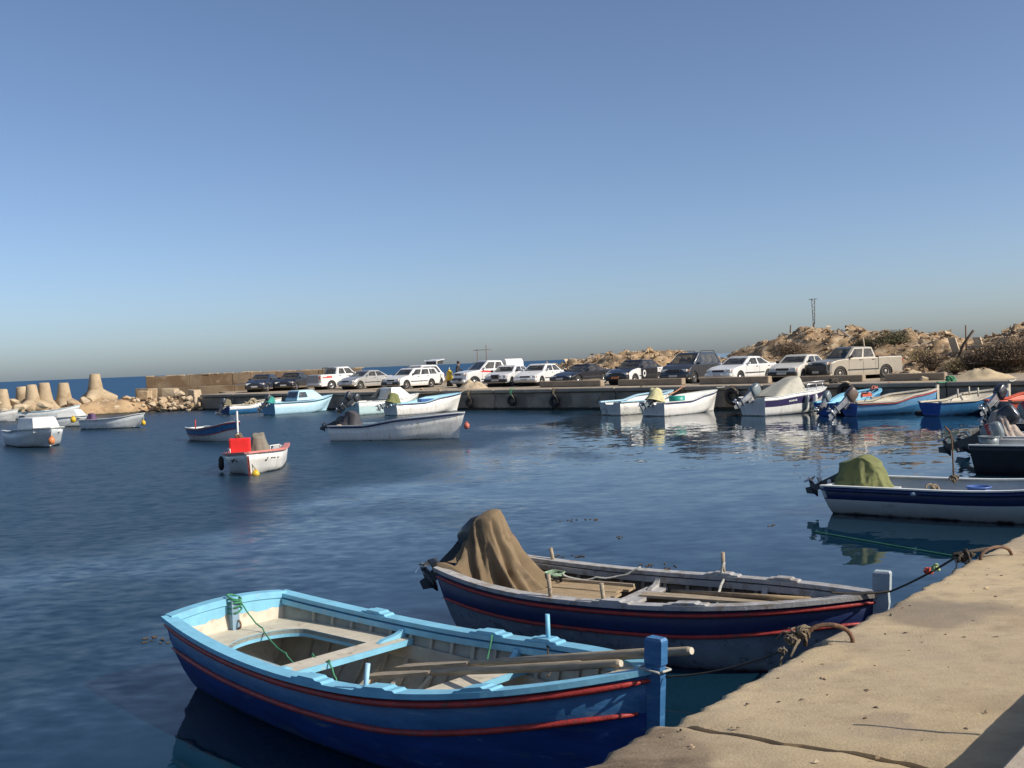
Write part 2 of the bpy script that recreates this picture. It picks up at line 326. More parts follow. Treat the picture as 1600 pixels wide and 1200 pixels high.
cr_ = MB(); rc = random.Random(9)
for i in range(240):
    a, d = rc.uniform(-1.2, 8), abs(rc.gauss(0, 1.1))+.06
    if d > 2.5: continue
    k = rc.uniform(.003, .009)*(1 if rc.random() < .9 else 2.2); q = qpt(a, d, QZ+k*.2)
    vs = [q+Vector((rc.gauss(0, 1), rc.gauss(0, 1), rc.gauss(0, .5)))*k for _ in range(6)]
    cr_.add(vs, [(0, 1, 2), (0, 2, 3), (0, 3, 4), (0, 4, 1), (5, 2, 1), (5, 3, 2), (5, 4, 3), (5, 1, 4)], rc.choice((0, 1, 1)))
kind(cr_.build('crumbs', [stone, mt('dark_crumb', (.12, .085, .055), .95, .3)]), 'stuff', 'crumbs of stone and dry weed on the near quay')
# ---- far quay with its wall panels and coping
fq = MB(); poly = [HF(-34, .16), HF(68, .16), HF(70.5, 4), Vector((-25.5, 92, 0)), Vector((-4, 93.4, 0)), Vector((14, 97, 0)), HF(28, 46), HF(-34, 46)]
fq.prism([(q.x, q.y) for q in poly], -1.6, QZ)
pave = mt('dusty_pavement', (.3, .24, .17), .95, .16, .5, .4, 8, c2=(.38, .3, .2), thr=.56, s2=.3, c3=(.22, .18, .14), thr3=.64, s3=1.2)
fqo = kind(fq.build('far_quay', pave), 'structure', 'low concrete quay across the harbour')
pn = MB(); pn.box((0, 0, -.34), (4.19, .16, 2.5)); pnd = pn.data('wall_panel', conc_dark)
cp = MB(); cp.box((0, .12, 1.07), (4.21, .5, .2), bev=.03); cpd = cp.data('coping_slab', concrete)
ang = math.atan2(E1.y, E1.x)
for i in range(16):
    s = 2.1+4.25*i
    q = HF(s, .07, 0); o = obj('wall_panel', pnd, fqo, q, (0, 0, ang)); o.location += E2.to_3d()*rnd.uniform(-.015, .015)
    obj('coping_slab', cpd, fqo, HF(s, 0, rnd.uniform(-.01, .01)), (0, 0, ang+rnd.uniform(-.004, .004)))
# kerb beams along the far quay edge
def beam(x0, x1, y, label, h=.36, t=2.8, mat=None):
    s0, _ = atT(x0, y, t); s1, _ = atT(x1, y, t); L = abs(s0-s1)
    b = MB(); b.box((0, 0, h/2), (L, .4, h), bev=.03)
    tag(b.build('kerb_beam', mat or mt('beam_concrete', (.3, .235, .165), .9, .15, 2, .5, 9, c2=(.24, .18, .12), thr=.6, s2=1.5), None, HF((s0+s1)/2, t, QZ), (0, 0, ang)), label, 'kerb', 'kerb beams along the far quay')
beam(846, 941, 600, 'brown concrete kerb beam in front of the black coupe')
beam(968, 1068, 599, 'brown concrete kerb beam in front of the black and white taxi')
beam(1095, 1203, 596, 'brown concrete kerb beam in front of the white saloon with round roof')
beam(1237, 1350, 592, 'long concrete kerb beam in front of the beige pickup', h=.32)
beam(1384, 1478, 588, 'dark kerb beam half buried in sand right of the beige pickup', h=.34)

# ---- breakwater wall on the mole
wl_ = MB(); wa = Vector((-31.9, 92)); wb = Vector((-13.2, 92.8)); wall = thing('breakwater_wall', 'long brown stained concrete wall at the end of the mole', 'wall', (wa.x, wa.y, 0), math.atan2(wb.y-wa.y, wb.x-wa.x))
Lw = (wb-wa).length; n = 5
for i in range(n):
    b = MB(); b.box((Lw*(i+.5)/n, .45+.02*(i % 2), 2.19+.02*(i % 3)), (Lw/n-.012, .7, 1.0+.05*(i % 2)), bev=.03); b.build('panel', conc_brown, wall)
    rgh = MB()
    for k in range(9): rgh.box((Lw*(i+rnd.random())/n, .45+rnd.uniform(-.2, .2), 2.72+.02*(i % 3)), (rnd.uniform(.2, .9), .4, rnd.uniform(.04, .1)), rnd.uniform(-.1, .1))
    rgh.build('broken_top', stone_p, wall)
led = thing('ledge_wall', 'low concrete ledge along the foot of the brown breakwater wall', 'wall', (wa.x-.6, wa.y-.55, 0), math.atan2(wb.y-wa.y, wb.x-wa.x))
Lw2 = 38.0; n = 9
for i in range(n):
    b = MB(); b.box((Lw2*(i+.5)/n, 0, .4), (Lw2/n-.012, .9, 2.6), bev=.03); b.build('panel', conc_brown, led)
pl = MB(); q = atY(392, 582, 91.8); pl.tube([q, q+Vector((0, 0, -.95))], .04, 6); pl.tube([q, q+Vector((-.35, 0, 0))], .03, 6)
tag(pl.build('iron_bracket', iron), 'thin iron bracket on the face of the brown breakwater wall', 'bracket')

# ---- tetrapods and rocks at the harbour mouth
def shoreY(x):
    t = [(-60, 72), (-37.5, 75.5), (-33, 77), (-29.5, 78.5), (-26, 79.6), (-22.5, 80.6), (-10, 84)]
    for (x0, y0), (x1, y1) in zip(t, t[1:]):
        if x <= x1: return lerp(y0, y1, max(0, (x-x0)/(x1-x0)))
    return t[-1][1]
def shore_z(x, y):
    e = y-shoreY(x); plate = lerp(.2, .9, sm(-35.5, -33, x))*(1-.85*sm(-29.3, -28.2, x)); ext = lerp(5, 9, sm(-40, -30, x))
    z = -1 + (plate+1)*sm(-1.1, 1.5, e)*(1-sm(ext, ext+3, e))
    return z + (.3*fbm((x*.5, y*.5, 1), 5) + .2*fbm((x*1.7, y*1.7, 4), 5) + .12*fbm((x*4, y*4, 4), 3))*sm(-1.2, .6, e)
mb = MB(); xs = [-58+.3*i for i in range(122)]; ys = [70.5+.3*i for i in range(72)]
mb.loft([[Vector((x, y, shore_z(x, y))) for y in ys] for x in xs], 0, True, False, closed=False)
rockshore = mt('shore_rock', (.37, .25, .135), .95, .25, .6, 1.0, 4, c2=(.24, .155, .085), thr=.55, s2=.8, c3=(.5, .4, .27), thr3=.62, s3=2, z0=.1, cz=(.05, .045, .025))
kind(mb.build('rock_shore', rockshore), 'structure', 'ochre rock shelf at the harbour mouth')
tp = MB()
for d in [Vector((0, 0, 1))]+[Vector((math.cos(a)*.943, math.sin(a)*.943, -.333)) for a in (R(-90), R(30), R(150))]:
    tp.tube([d*t for t in (0, .3, 1.0, 1.57, 1.63)], [.62, .6, .47, .39, .33], 16)
tpd = tp.data('tetrapod', conc_tan)
TP = [(148, 584, 82, 0, 0, 1, 'tallest tetrapod standing alone at the right end of the row'), (99, 598, 80.5, 20, 0, .97, 'tetrapod second from the right in the breakwater row'), (69, 598, 79.5, 55, 2, 1, 'wide topped tetrapod third from the right in the breakwater row'), (50, 601, 78.5, 100, -3, .95, 'tetrapod fourth from the right in front of its neighbours'), (35, 604, 80.5, 10, 3, .95, 'tetrapod half hidden behind the fourth one from the right'), (3, 608, 77.5, 70, 2, .96, 'tetrapod at the left edge of the photo'), (-32, 606, 78, 30, -4, 1, 'tetrapod just beyond the left edge of the photo')]
for x, y, Y, rz, tl, k, lb in TP:
    q = atY(x, y, Y); o = obj('tetrapod', tpd, None, (q.x, q.y, q.z-1.6*k), (R(tl), R(-tl), R(rz))); o.scale = (k*.98,)*3; tag(o, lb, 'tetrapod', 'concrete tetrapods of the breakwater')
def rock_data(seed, sub=18, blocky=0):
    r = random.Random(seed); b = bmesh.new()
    if blocky:
        for i in (-1, 1):
            for j in (-1, 1):
                for k in (-1, 1): b.verts.new((i*.5+r.uniform(-.07, .07), j*.5+r.uniform(-.07, .07), k*.5+r.uniform(-.07, .07)))
    else:
        for i in range(sub):
            v = Vector((r.gauss(0, 1), r.gauss(0, 1), r.gauss(0, 1))).normalized()*r.uniform(.42, .56); b.verts.new(v)
    q = bmesh.ops.convex_hull(b, input=b.verts[:]); bmesh.ops.delete(b, geom=[v for v in b.verts if not v.link_faces], context='VERTS')
    bmesh.ops.bevel(b, geom=b.edges[:], offset=.03, segments=1, affect='EDGES')
    me = bpy.data.meshes.new('boulder'); b.to_mesh(me); b.free(); me.materials.append(stone_p if seed % 2 else stone); return me
RD = [rock_data(i) for i in range(10)]; BD = [rock_data(20+i, 8, 1) for i in range(3)]
def boulder(px, py, Y, wpx, hpx, label, group=None, data=None, nm='boulder', rz=None):
    q = atY(px, py, Y); k = Y/F; o = obj(nm, data or rnd.choice(RD), None, q, (rnd.uniform(-.3, .3) if not data else 0, rnd.uniform(-.3, .3) if not data else 0, rnd.uniform(0, 6) if rz is None else rz))
    o.scale = (wpx*k*1.08, wpx*k*rnd.uniform(.8, 1.1), hpx*k*1.15); return tag(o, label, 'boulder', group)
def zz(x, y): return 190+x/7.62, 560+y/7.62
for (x, y, w_, h_, Y, lb) in [(272, 440, 125, 90, 82.5, 'squared stone block leaning at the left of the rubble heap'), (368, 415, 95, 105, 83.2, 'tall squared stone block behind the leftmost one'), (585, 415, 145, 100, 83.5, 'large squared grey block at the top of the rubble heap')]:
    boulder(*zz(x, y), Y, w_/7.62, h_/7.62, lb, 'squared stone blocks in the rubble', BD[rnd.randrange(3)], 'stone_block', rnd.uniform(-.5, .5))
boulder(*zz(895, 530), 80.6, 17, 17, 'biggest angular boulder against the end of the far quay', data=RD[3])
boulder(*zz(690, 425), 82.5, 18, 10, 'flat tilted grey slab boulder on top of the rubble heap', data=RD[5])
boulder(*zz(870, 420), 82, 15, 11, 'pale square boulder at the top right of the rubble heap', data=BD[1])
for (x, y, w_, h_, Y) in [(490, 500, 130, 90, 81.5), (560, 470, 60, 50, 82), (640, 520, 90, 60, 81.4), (740, 490, 100, 75, 81.8), (805, 480, 100, 80, 81.6), (760, 550, 130, 75, 80.9), (560, 565, 110, 70, 80.6), (690, 580, 110, 60, 80.4), (445, 555, 110, 85, 80.9), (620, 600, 90, 50, 80.2), (835, 590, 90, 55, 80.3), (940, 600, 70, 45, 80.2), (500, 600, 90, 50, 80), (395, 500, 80, 60, 82), (790, 610, 80, 40, 80), (660, 470, 60, 40, 82.4), (350, 470, 60, 40, 82.2), (590, 490, 60, 45, 82)]:
    boulder(*zz(x, y), Y, w_/7.62, h_/7.62, 'broken limestone boulder in the rubble heap by the quay end', 'loose boulders of the rubble heap')
rb2 = random.Random(12)
for i in range(30):
    px_ = rb2.uniform(142, 246); boulder(px_, rb2.uniform(621, 643), rb2.uniform(79.2, 82.5), rb2.uniform(5, 13), rb2.uniform(3, 7), 'broken ochre rock on the shelf right of the tallest tetrapod', 'rocks on the ochre shelf')
for i in range(26):
    boulder(rb2.uniform(240, 319), rb2.uniform(628, 640), rb2.uniform(79.6, 81.5), rb2.uniform(5, 12), rb2.uniform(4, 8), 'broken limestone boulder in the rubble heap by the quay end', 'loose boulders of the rubble heap')
for (x, y, w_, h_, Y, lb) in [(115, 631, 22, 17, 78.8, 'rounded grey boulder below the second tetrapod from the right'), (133, 629, 21, 20, 79.5, 'round brown boulder left of the tallest tetrapod')]:
    boulder(x, y, Y, w_, h_, lb)
for (x, y, w_, h_, Y) in [(30, 636, 22, 12, 76.5), (48, 640, 18, 10, 76.2), (67, 634, 18, 9, 77), (10, 645, 26, 13, 75.3), (85, 641, 20, 10, 77), (103, 643, 18, 10, 77.2), (20, 628, 20, 12, 78), (-5, 632, 18, 12, 77)]:
    boulder(x, y, Y, w_, h_, 'low rounded rock at the waterline under the tetrapods', 'rocks under the tetrapods')

# ---- hills behind the cars
RT = 20.0
sil = [(840, 590), (885, 568), (920, 562), (940, 558), (985, 556), (1010, 551), (1030, 553), (1050, 558), (1062, 566), (1075, 575), (1100, 580), (1125, 574), (1150, 560), (1200, 541), (1230, 529), (1270, 519), (1320, 520), (1360, 525), (1400, 522), (1440, 524), (1480, 530), (1520, 543), (1560, 528), (1600, 512), (1660, 500), (1800, 500), (2000, 510)]
RG = sorted(atT(x, y, RT) for x, y in sil)
def ridge(s):
    if s <= RG[0][0]: return RG[0][1]
    for (a, za), (b, zb) in zip(RG, RG[1:]):
        if s <= b: return lerp(za, zb, (s-a)/(b-a))
    return 1.0
def hill_z(s, t):
    g = 1.0 if s < 52 else lerp(1.0, .4, sm(52, 56, s))
    near = lerp(12.5, 10.2, sm(20, 12, s))
    f = sm(near, RT-1.0, t)*(1-sm(RT+3, RT+17, t))
    h = ridge(s)-g
    n1 = fbm((s*.35, t*.35, 2), 6); n2 = noise.hetero_terrain(Vector((s*.9, t*.9, 7)), .8, 2.2, 5, .7)-1
    amp = f*(1-.5*f)
    z = g + h*f + amp*(.75*n1 + .42*n2 + .2*fbm((s*2.3, t*2.3, 9), 4))*min(1, max(h, .2)/1.2) + .05*fbm((s*3, t*3, 3), 3)*f
    # rock steps
    st = .38; zq = math.floor(z/st)*st + st*sm(.55, 1, (z/st) % 1)
    z = lerp(z, zq, .55*f)
    return z - 2.2*sm(RT+9, RT+17, t)
mb = MB(); ss = steps([(-26, 8, .6), (8, 52, .24), (52, 56, .5)]); ts = steps([(9, 11, .5), (11, 23, .2), (23, 38, .8)])
mb.loft([[HF(s, t, hill_z(s, t)) for t in ts] for s in ss], 0, True, False, closed=False)
hillm = mt('hill_rock', (.34, .225, .12), .95, .25, .7, 1.0, 3.5, c2=(.19, .125, .07), thr=.5, s2=1.1, c3=(.5, .38, .24), thr3=.56, s3=1.8)
kind(mb.build('hills', hillm), 'structure', 'rocky ochre hillocks behind the parked cars')
lr = MB(); ri = random.Random(3)
for i in range(4200):
    s = ri.uniform(9, 50); t = ri.uniform(11.5, 22); z = hill_z(s, t)
    if z < 1.2 and ri.random() < .85: continue
    k = ri.uniform(.06, .26)*(1 if ri.random() < .9 else 1.5); q = HF(s, t, z)
    vs = [q+Vector((ri.gauss(0, 1), ri.gauss(0, 1), ri.gauss(0, .7)))*k*.55 for _ in range(6)]
    lr.add(vs, [(0, 1, 2), (0, 2, 3), (0, 3, 4), (0, 4, 1), (5, 2, 1), (5, 3, 2), (5, 4, 3), (5, 1, 4)], ri.choice((0, 0, 1, 2)))
kind(lr.build('loose_rocks', [stone, stone_p, hillm]), 'stuff', 'loose broken rock strewn over the hillocks')
def bush(x, y, T, w_, h_, label, mat, n=900, leaf=.1, name='dry_bush'):
    s, z = atT(x, y, T); c = HF(s, T, max(z, 1.1)); r = random.Random(int(x)); t = thing(name, label, 'bush', c)
    m = MB()
    for i in range(n):
        v = Vector((r.gauss(0, .42), r.gauss(0, .42), abs(r.gauss(0, .5)))); 
        if v.length > 1.15: continue
        p = Vector((v.x*w_/2, v.y*w_*.35, v.z*h_)); a = Vector((r.gauss(0, 1), r.gauss(0, 1), r.gauss(0, 1))).normalized()*leaf*r.uniform(.5, 1.5); b = a.cross(Vector((r.gauss(0, 1), r.gauss(0, 1), r.gauss(0, 1)))).normalized()*leaf*.35
        m.add([p-a, p+b, p+a, p-b], [(0, 1, 2, 3)], r.choice((0, 0, 1)))
    m.build('foliage', mat, t)
    m = MB()
    for i in range(60):
        d = Vector((r.gauss(0, .5)*w_/2, r.gauss(0, .3)*w_/2, r.uniform(.6, 1.1)*h_)); m.tube([Vector((d.x*.15, d.y*.15, -.2)), d*.6+Vector((r.uniform(-.1, .1), 0, 0)), d], [.025, .016, .008], 4)
    m.build('twigs', mt('dry_twigs', (.16, .11, .07), .95, .2), t); return t
olive_leaf = [mt('olive_leaves', (.1, .1, .045), .8, .3, 3), mt('grey_leaves', (.15, .135, .07), .85, .3, 3)]
brown_leaf = [mt('brown_leaves', (.17, .12, .075), .9, .3, 3), mt('dark_leaves', (.11, .08, .055), .9, .3, 3)]
straw_leaf = [mt('straw_leaves', (.36, .27, .13), .9, .25, 3), mt('pale_straw', (.42, .34, .18), .9, .25, 3)]
bush(1395, 537, 17.5, 3.0, .75, 'olive green bush on top of the right hillock', olive_leaf, 3200, .06)
bush(1350, 541, 17, 1.6, .5, 'small olive bush left of the big one on the right hillock', olive_leaf, 1300, .06)
bush(1235, 556, 14.5, 2.4, .9, 'dark brown scrub on the slope above the white saloon', brown_leaf, 2200, .06)
for i, (x, y, w_, h_) in enumerate([(1590, 562, 3.4, 1.15), (1550, 568, 3.0, .95), (1518, 574, 2.2, .65), (1585, 580, 2.4, .6)]):
    bush(x, y, 11.5+i*.2, w_, h_, ['tall dark brushwood mound at the right edge of the photo', 'middle dark brushwood mound near the right edge', 'low dark brushwood left of the two bigger mounds', 'low brushwood at the foot of the right edge mound'][i], brown_leaf, 4200, .065, 'brushwood')
bush(1455, 574, 11.6, 1.6, .75, 'dark thorny scrub behind the tailgate of the beige pickup', brown_leaf, 1700, .06)
bush(1492, 578, 10.8, 1.3, .55, 'pale straw coloured scrub below the leaning pole', straw_leaf, 1600, .06)
bush(1440, 562, 13, 2.0, .6, 'brown dry scrub on the slope behind the beige pickup', straw_leaf, 1500, .06)
# sand and rubble heaps lying on the quay
def heap(x0, x1, y, t, h, label, mat, dep=1.2, seed=1):
    s0, _ = atT(x0, y, t); s1, _ = atT(x1, y, t); L = abs(s0-s1); m = MB(); rows = []
    for i in range(33):
        u = i/16-1; row = []
        for j in range(17):
            v = j/8-1; r2 = min(1, u*u+v*v); z = h*(1-r2)**1.3*(1+.55*fbm((u*2.2, v*2, seed), 4))+.02*fbm((u*8, v*8, seed), 3)-.03
            row.append(Vector((u*L/2, v*dep, z)))
        rows.append(row)
    m.loft(rows, 0, True, False, closed=False); tag(m.build('rubble_heap', mat, None, HF((s0+s1)/2, t, QZ), (0, 0, ang)), label, 'heap')
sand = mt('sand', (.46, .36, .22), .95, .12, 2, .5, 12, c2=(.38, .29, .18), thr=.58, s2=1.5)
heap(716, 760, 603, 3.0, .48, 'pale rubble heap in front of the white pickup with red stripe', stone_p, .9, 2)
heap(1476, 1592, 590, 3.6, .42, 'long low heap of pale sand on the right of the far quay', sand, 1.4, 5)
heap(1408, 1450, 581, 8.6, .34, 'small sand heap behind the rear wheel of the beige pickup', sand, .9, 8)
for x, y, t, w_, h_, lb in [(1443, 589, 2.2, 13, 7, 'squared pale stone on the edge of the far quay'), (658, 607, 2.5, 9, 5, 'pale stone lying beside the white estate car'), (1379, 593, 2.6, 10, 6, 'stone wedged before the rear wheel of the beige pickup'), (1320, 597, 1.2, 16, 3, 'flat pale stone lying on the quay edge below the beige pickup'), (686, 608, 1.5, 8, 4, 'small stone right of the white estate on the quay edge')]:
    s, z = atT(x, y, t); o = obj('stone', RD[rnd.randrange(10)], None, HF(s, t, QZ+h_*.012), (0, 0, rnd.uniform(0, 6))); o.scale = (w_*.036, w_*.028, h_*.04); tag(o, lb, 'stone')
# posts, pipes and slabs on the hillocks
def onhill(x, y, T): s, z = atT(x, y, T); return HF(s, T, z)
def pole(name, label, pts, T, r, mat=iron, cat='pole', base=.5):
    q = [onhill(x, y, T) for x, y in pts]; m = MB(); q[0].z -= base; m.tube(q, r, 7); tag(m.build(name, mat), label, cat)
m = MB(); a, b = onhill(1272, 520, 20), onhill(1268.3, 467.5, 20); dx = Vector((E1.x, E1.y, 0))
lm = thing('lattice_mast', 'slim lattice mast with a crossbar on top of the right hillock', 'mast', (a.x, a.y, a.z-.3)); o0 = Vector((a.x, a.y, a.z-.3)); hz = b.z-o0.z
m.tube([dx*-.03, Vector((0, 0, .9))+dx*-.03], .06, 8); m.build('footing_post', iron, lm)
for sgn in (-1, 1):
    m = MB(); m.tube([Vector((0, 0, .85))+dx*.05*sgn, Vector((0, 0, hz))+dx*.11*sgn], .022, 6); m.build('leg', iron, lm)
m = MB()
for i in range(8):
    f = i/8; g = (i+1)/8; z0_, z1_ = lerp(.85, hz, f), lerp(.85, hz, g); sg = 1 if i % 2 else -1
    m.tube([Vector((0, 0, z0_))+dx*lerp(.05, .11, f)*sg, Vector((0, 0, z1_))-dx*lerp(.05, .11, g)*sg], .012, 4)
m.build('lacing', iron, lm); m = MB(); m.tube([Vector((0, 0, hz))-dx*.3, Vector((0, 0, hz))+dx*.3], .02, 6); m.build('crossbar', iron, lm)
boulder(1276, 519, 69.5, 9, 5, 'pale stone at the foot of the lattice mast', data=RD[2], nm='stone')
pole('post', 'thin post left of the lattice mast on the hillock', [(1234, 534), (1234.5, 518), (1235, 508)], 19, .045)
pole('bent_pipe', 'bent grey pipe arching down the slope above the beige pickup', [(1309, 527), (1308.5, 516), (1310, 513.5), (1328, 527), (1349, 543)], 18, .045, mt('grey_pipe', (.33, .31, .3), .7, .15))
pole('post', 'thin short post right of the bent pipe on the ridge', [(1342, 527), (1341, 513)], 19, .04)
pole('post', 'pale leaning stake behind the cab of the beige pickup', [(1352, 546), (1348, 527)], 16, .045, stone_p)
pole('post', 'tiny leaning stake beside the olive bush', [(1404, 522), (1406, 514.5)], 19, .035)
pole('leaning_pole', 'dark wooden pole leaning to the right above the scrub', [(1490, 559), (1505, 538), (1521, 516)], 12.5, .07, mt('dark_pole', (.1, .07, .05), .85, .2))
pole('post', 'slim upright post behind the leaning pole', [(1509, 533), (1508.5, 508)], 16, .04)
pole('post', 'faint stake on the low hillock behind the black taxi', [(938, 562), (938.5, 552), (957, 553.5)], 19, .035, rope_w)
pole('post', 'small stake at the left foot of the right hillock', [(1200, 545), (1199.5, 536), (1205, 539)], 19, .035)
def hslab(x0, y0, x1, y1, T, wd, label):
    a, b = onhill(x0, y0, T), onhill(x1, y1, T); m = MB(); d = (b-a); n = dx*wd; th = E2.to_3d()*.18
    vs = [a-n, a+n, b+n, b-n]; vs = vs+[q+th for q in vs]
    m.add(vs, [(0, 1, 2, 3), (4, 7, 6, 5), (0, 4, 5, 1), (1, 5, 6, 2), (2, 6, 7, 3), (3, 7, 4, 0)]); tag(m.build('concrete_slab', stone_p), label, 'slab')
hslab(1493, 549, 1486, 528, 14.5, .2, 'pale upright slab leaning left of the dark leaning pole')
hslab(1529, 541, 1525, 527, 14.5, .2, 'pale upright slab standing right of the dark leaning pole')
hslab(1518, 566, 1514, 559, 11.8, .18, 'small pale slab fallen at the foot of the brushwood')
hslab(1502, 565, 1501, 556, 11.6, .08, 'reddish short post end beside the straw scrub')
m = MB(); q = onhill(1532, 541.5, 13.8); m.box((q.x, q.y, q.z), (1.3, .8, .1), ang); tag(m.build('concrete_slab', concrete), 'flat concrete slab lying under the right upright slab', 'slab')
for i, x in enumerate((1563, 1569)):
    boulder(x, 527.5, 62, 6, 6, ['pale block far right on the ridge, left one', 'pale block far right on the ridge, right one'][i], data=BD[i], nm='stone_block')
# ================================================================ boats
class Hull:
    def __init__(s, L, B, bt=.75, um=.46, pp=2.4, z0=.55, cs=.1, cb=.3, uz=.38, draft=.2, mode='round', rake=.12, srake=-.1, flare=.25, th=.045, sheer=None, cpow=2):
        s.__dict__.update(locals())
    def b(s, u):
        if u < s.um: return s.B*(1-(1-s.bt)*((s.um-u)/s.um)**2)
        return s.B*max(0, 1-((u-s.um)/(1-s.um))**s.pp)
    def s_(s, u):
        if s.sheer: return s.sheer(u)
        return s.z0 + (s.cs*((s.uz-u)/s.uz)**2 if u < s.uz else s.cb*((u-s.uz)/(1-s.uz))**s.cpow)
    def sec(s, u, v):
        if s.mode == 'chine':
            c = lerp(.88, .45, sm(.55, 1, u)); zc = lerp(.22, .5, sm(.5, 1, u)); vc = .4
            return (c*v/vc, zc*v/vc) if v < vc else (lerp(c, 1, (v-vc)/(1-vc)), lerp(zc, 1, (v-vc)/(1-vc)))
        t = v*math.pi/2; fl = lerp(s.flare, .9, sm(.62, 1, u))
        return (1-fl)*math.sin(t)**.75+fl*v, (1-fl)*(1-math.cos(t))+fl*v
    def pt(s, u, v, side=1, inset=0, up=0):
        yf, zf = s.sec(u, v); k = -s.draft + up; h = s.s_(u); b = max(s.b(u)-inset, 0)
        x = u*s.L - s.rake*(1-zf)*sm(.72, 1, u) - inset*1.5*sm(.9, 1, u) + (s.srake*(zf-1))*sm(.25, 0, u)
        return Vector((x, side*b*yf, lerp(k, h, zf)))
    def iy(s, u, z):                       # inner half width at height z
        best = 0
        for i in range(41):
            q = s.pt(u, i/40, 1, s.th, .06)
            if q.z <= z: best = q.y
        return best
def make_hull(parent, h, mats, bands, nu=30, nv=(0, .12, .25, .38, .5, .6, .68), transom=True, tmat=None, tcut=0, name='hull'):
    """bands: [(v0, v1, material index)] above the lower paint (0); index 1 is the inside, 2 the rim"""
    V = sorted(set(list(nv)+[b[0] for b in bands]+[b[1] for b in bands]+[1.0]))
    def mi(v):
        for a, b, i in bands:
            if a <= v < b: return i
        return 0
    n = len(V); rings = []; mis = []
    us = [0]+[(i/(nu-1))**.9 for i in range(1, nu)]
    for u in us:
        o = [h.pt(u, v, 1) for v in reversed(V)]+[h.pt(u, v, -1) for v in V[1:]]
        i_ = [h.pt(max(u, .004), v, -1, h.th, .06 if v < 1 else 0) for v in reversed(V)]+[h.pt(max(u, .004), v, 1, h.th, .06 if v < 1 else 0) for v in V[1:]]
        rings.append(o+i_)
    segs = [mi((V[n-1-k]+V[n-2-k])/2) for k in range(n-1)]+[mi((V[k]+V[k+1])/2) for k in range(n-1)]+[2]+[1]*(2*n-2)+[2]
    m = MB(); m.loft(rings, 0, True, False, closed=True, mis=segs); hl = m.build(name, mats, parent)
    if transom:
        m = MB(); nz_ = 9; V2 = [i/(nz_-1) for i in range(nz_)]
        def ring(dx): return [h.pt(0, v, 1)+Vector((dx, 0, 0)) for v in reversed(V2)]+[h.pt(0, v, -1)+Vector((dx, 0, 0)) for v in V2[1:]]
        ra, rb_ = ring(-.004), ring(.055)
        if tcut:
            w_ = .24
            for rg, in ((ra,), (rb_,)):
                zt = rg[0].z; rg += [Vector((rg[0].x, -w_-.06, zt)), Vector((rg[0].x, -w_, zt-tcut)), Vector((rg[0].x, w_, zt-tcut)), Vector((rg[0].x, w_+.06, zt))]
        m.loft([ra, rb_], 0, False, True); m.build('transom', tmat or mats[0], parent)
    return hl
def rail(parent, h, mat, name='gunwale', out=.03, inn=.06, hgt=.035, v=1.0, side=1, u0=0, u1=1, dz=0, nu=34, sink=.003):
    m = MB(); rg = []
    for i in range(nu):
        u = lerp(u0, u1, i/(nu-1)); q = h.pt(u, v, side); q.z += dz
        yo = q.y+side*out; yi = q.y-side*min(inn, max(abs(q.y)-.004, .0))
        rg.append([Vector((q.x, yo, q.z-sink)), Vector((q.x, yo, q.z+hgt)), Vector((q.x, yi, q.z+hgt)), Vector((q.x, yi, q.z-sink))])
    m.loft(rg, 0, False, True); return m.build(name, mat, parent)
def strake(parent, h, mat, v, r=.022, side=1, u0=0, u1=1, name='rubbing_strake', off=.012):
    m = MB(); m.tube([h.pt(lerp(u0, u1, i/33), v, side)+Vector((0, side*off, 0)) for i in range(34)], [r*(.45 if i in (0, 33) else .8 if i in (1, 32) else 1) for i in range(34)], 8); return m.build(name, mat, parent)
def cross_plank(parent, h, mat, x, z, wid, th=.035, name='thwart', edge=None, marg=.01):
    m = MB(); rg = []
    for xx in (x-wid/2, x+wid/2):
        y = h.iy(xx/h.L, z)-marg; rg.append([(xx, -y, z), (xx, y, z), (xx, y, z+th), (xx, -y, z+th)])
    m.loft(rg, 0, False, True); o = m.build(name, mat, parent)
    if edge:
        for xx in (x+wid/2+.006,):
            m = MB(); y = h.iy(xx/h.L, z)-marg; m.box((xx, 0, z+th/2-.005), (.012, 2*y, th+.012)); m.build('edge_strip', edge, o)
    return o
def knee(parent, h, mat, x, z, side, size=.26, name='knee', th=.05):
    zt = h.s_(x/h.L)-.03; y1 = h.iy(x/h.L, zt)-.005; y0 = h.iy(x/h.L, z)-.005; m = MB(); n = 7
    prof = [(y0, z), (y1, zt), (y1-.06, zt)]
    for i in range(1, n):
        t = i/n; a = t*math.pi/2; prof.append((lerp(y1-.06, y0-size, 1-math.cos(a)), lerp(zt, z+.02, math.sin(a))))
    prof += [(y0-size, z)]
    m.loft([[Vector((x-th/2, side*y, zz_)) for y, zz_ in prof], [Vector((x+th/2, side*y, zz_)) for y, zz_ in prof]], 0, False, True); return m.build(name, mat, parent)
def ribs(parent, h, mat, us, zb=.0, w_=.035, d_=.03, ztop=.03, name='rib'):
    for u in us:
        for side in (-1, 1):
            m = MB(); rg = []
            for i in range(9):
                v = lerp(.12, .96, i/8); q = h.pt(u, v, side, h.th, .06); q2 = h.pt(u, v, side, h.th+d_, .06+d_*.7*(1-v))
                rg.append([q+Vector((-w_/2, 0, 0)), q+Vector((w_/2, 0, 0)), q2+Vector((w_/2, 0, 0)), q2+Vector((-w_/2, 0, 0))])
            m.loft(rg, 0, False, True); m.build(name, mat, parent)
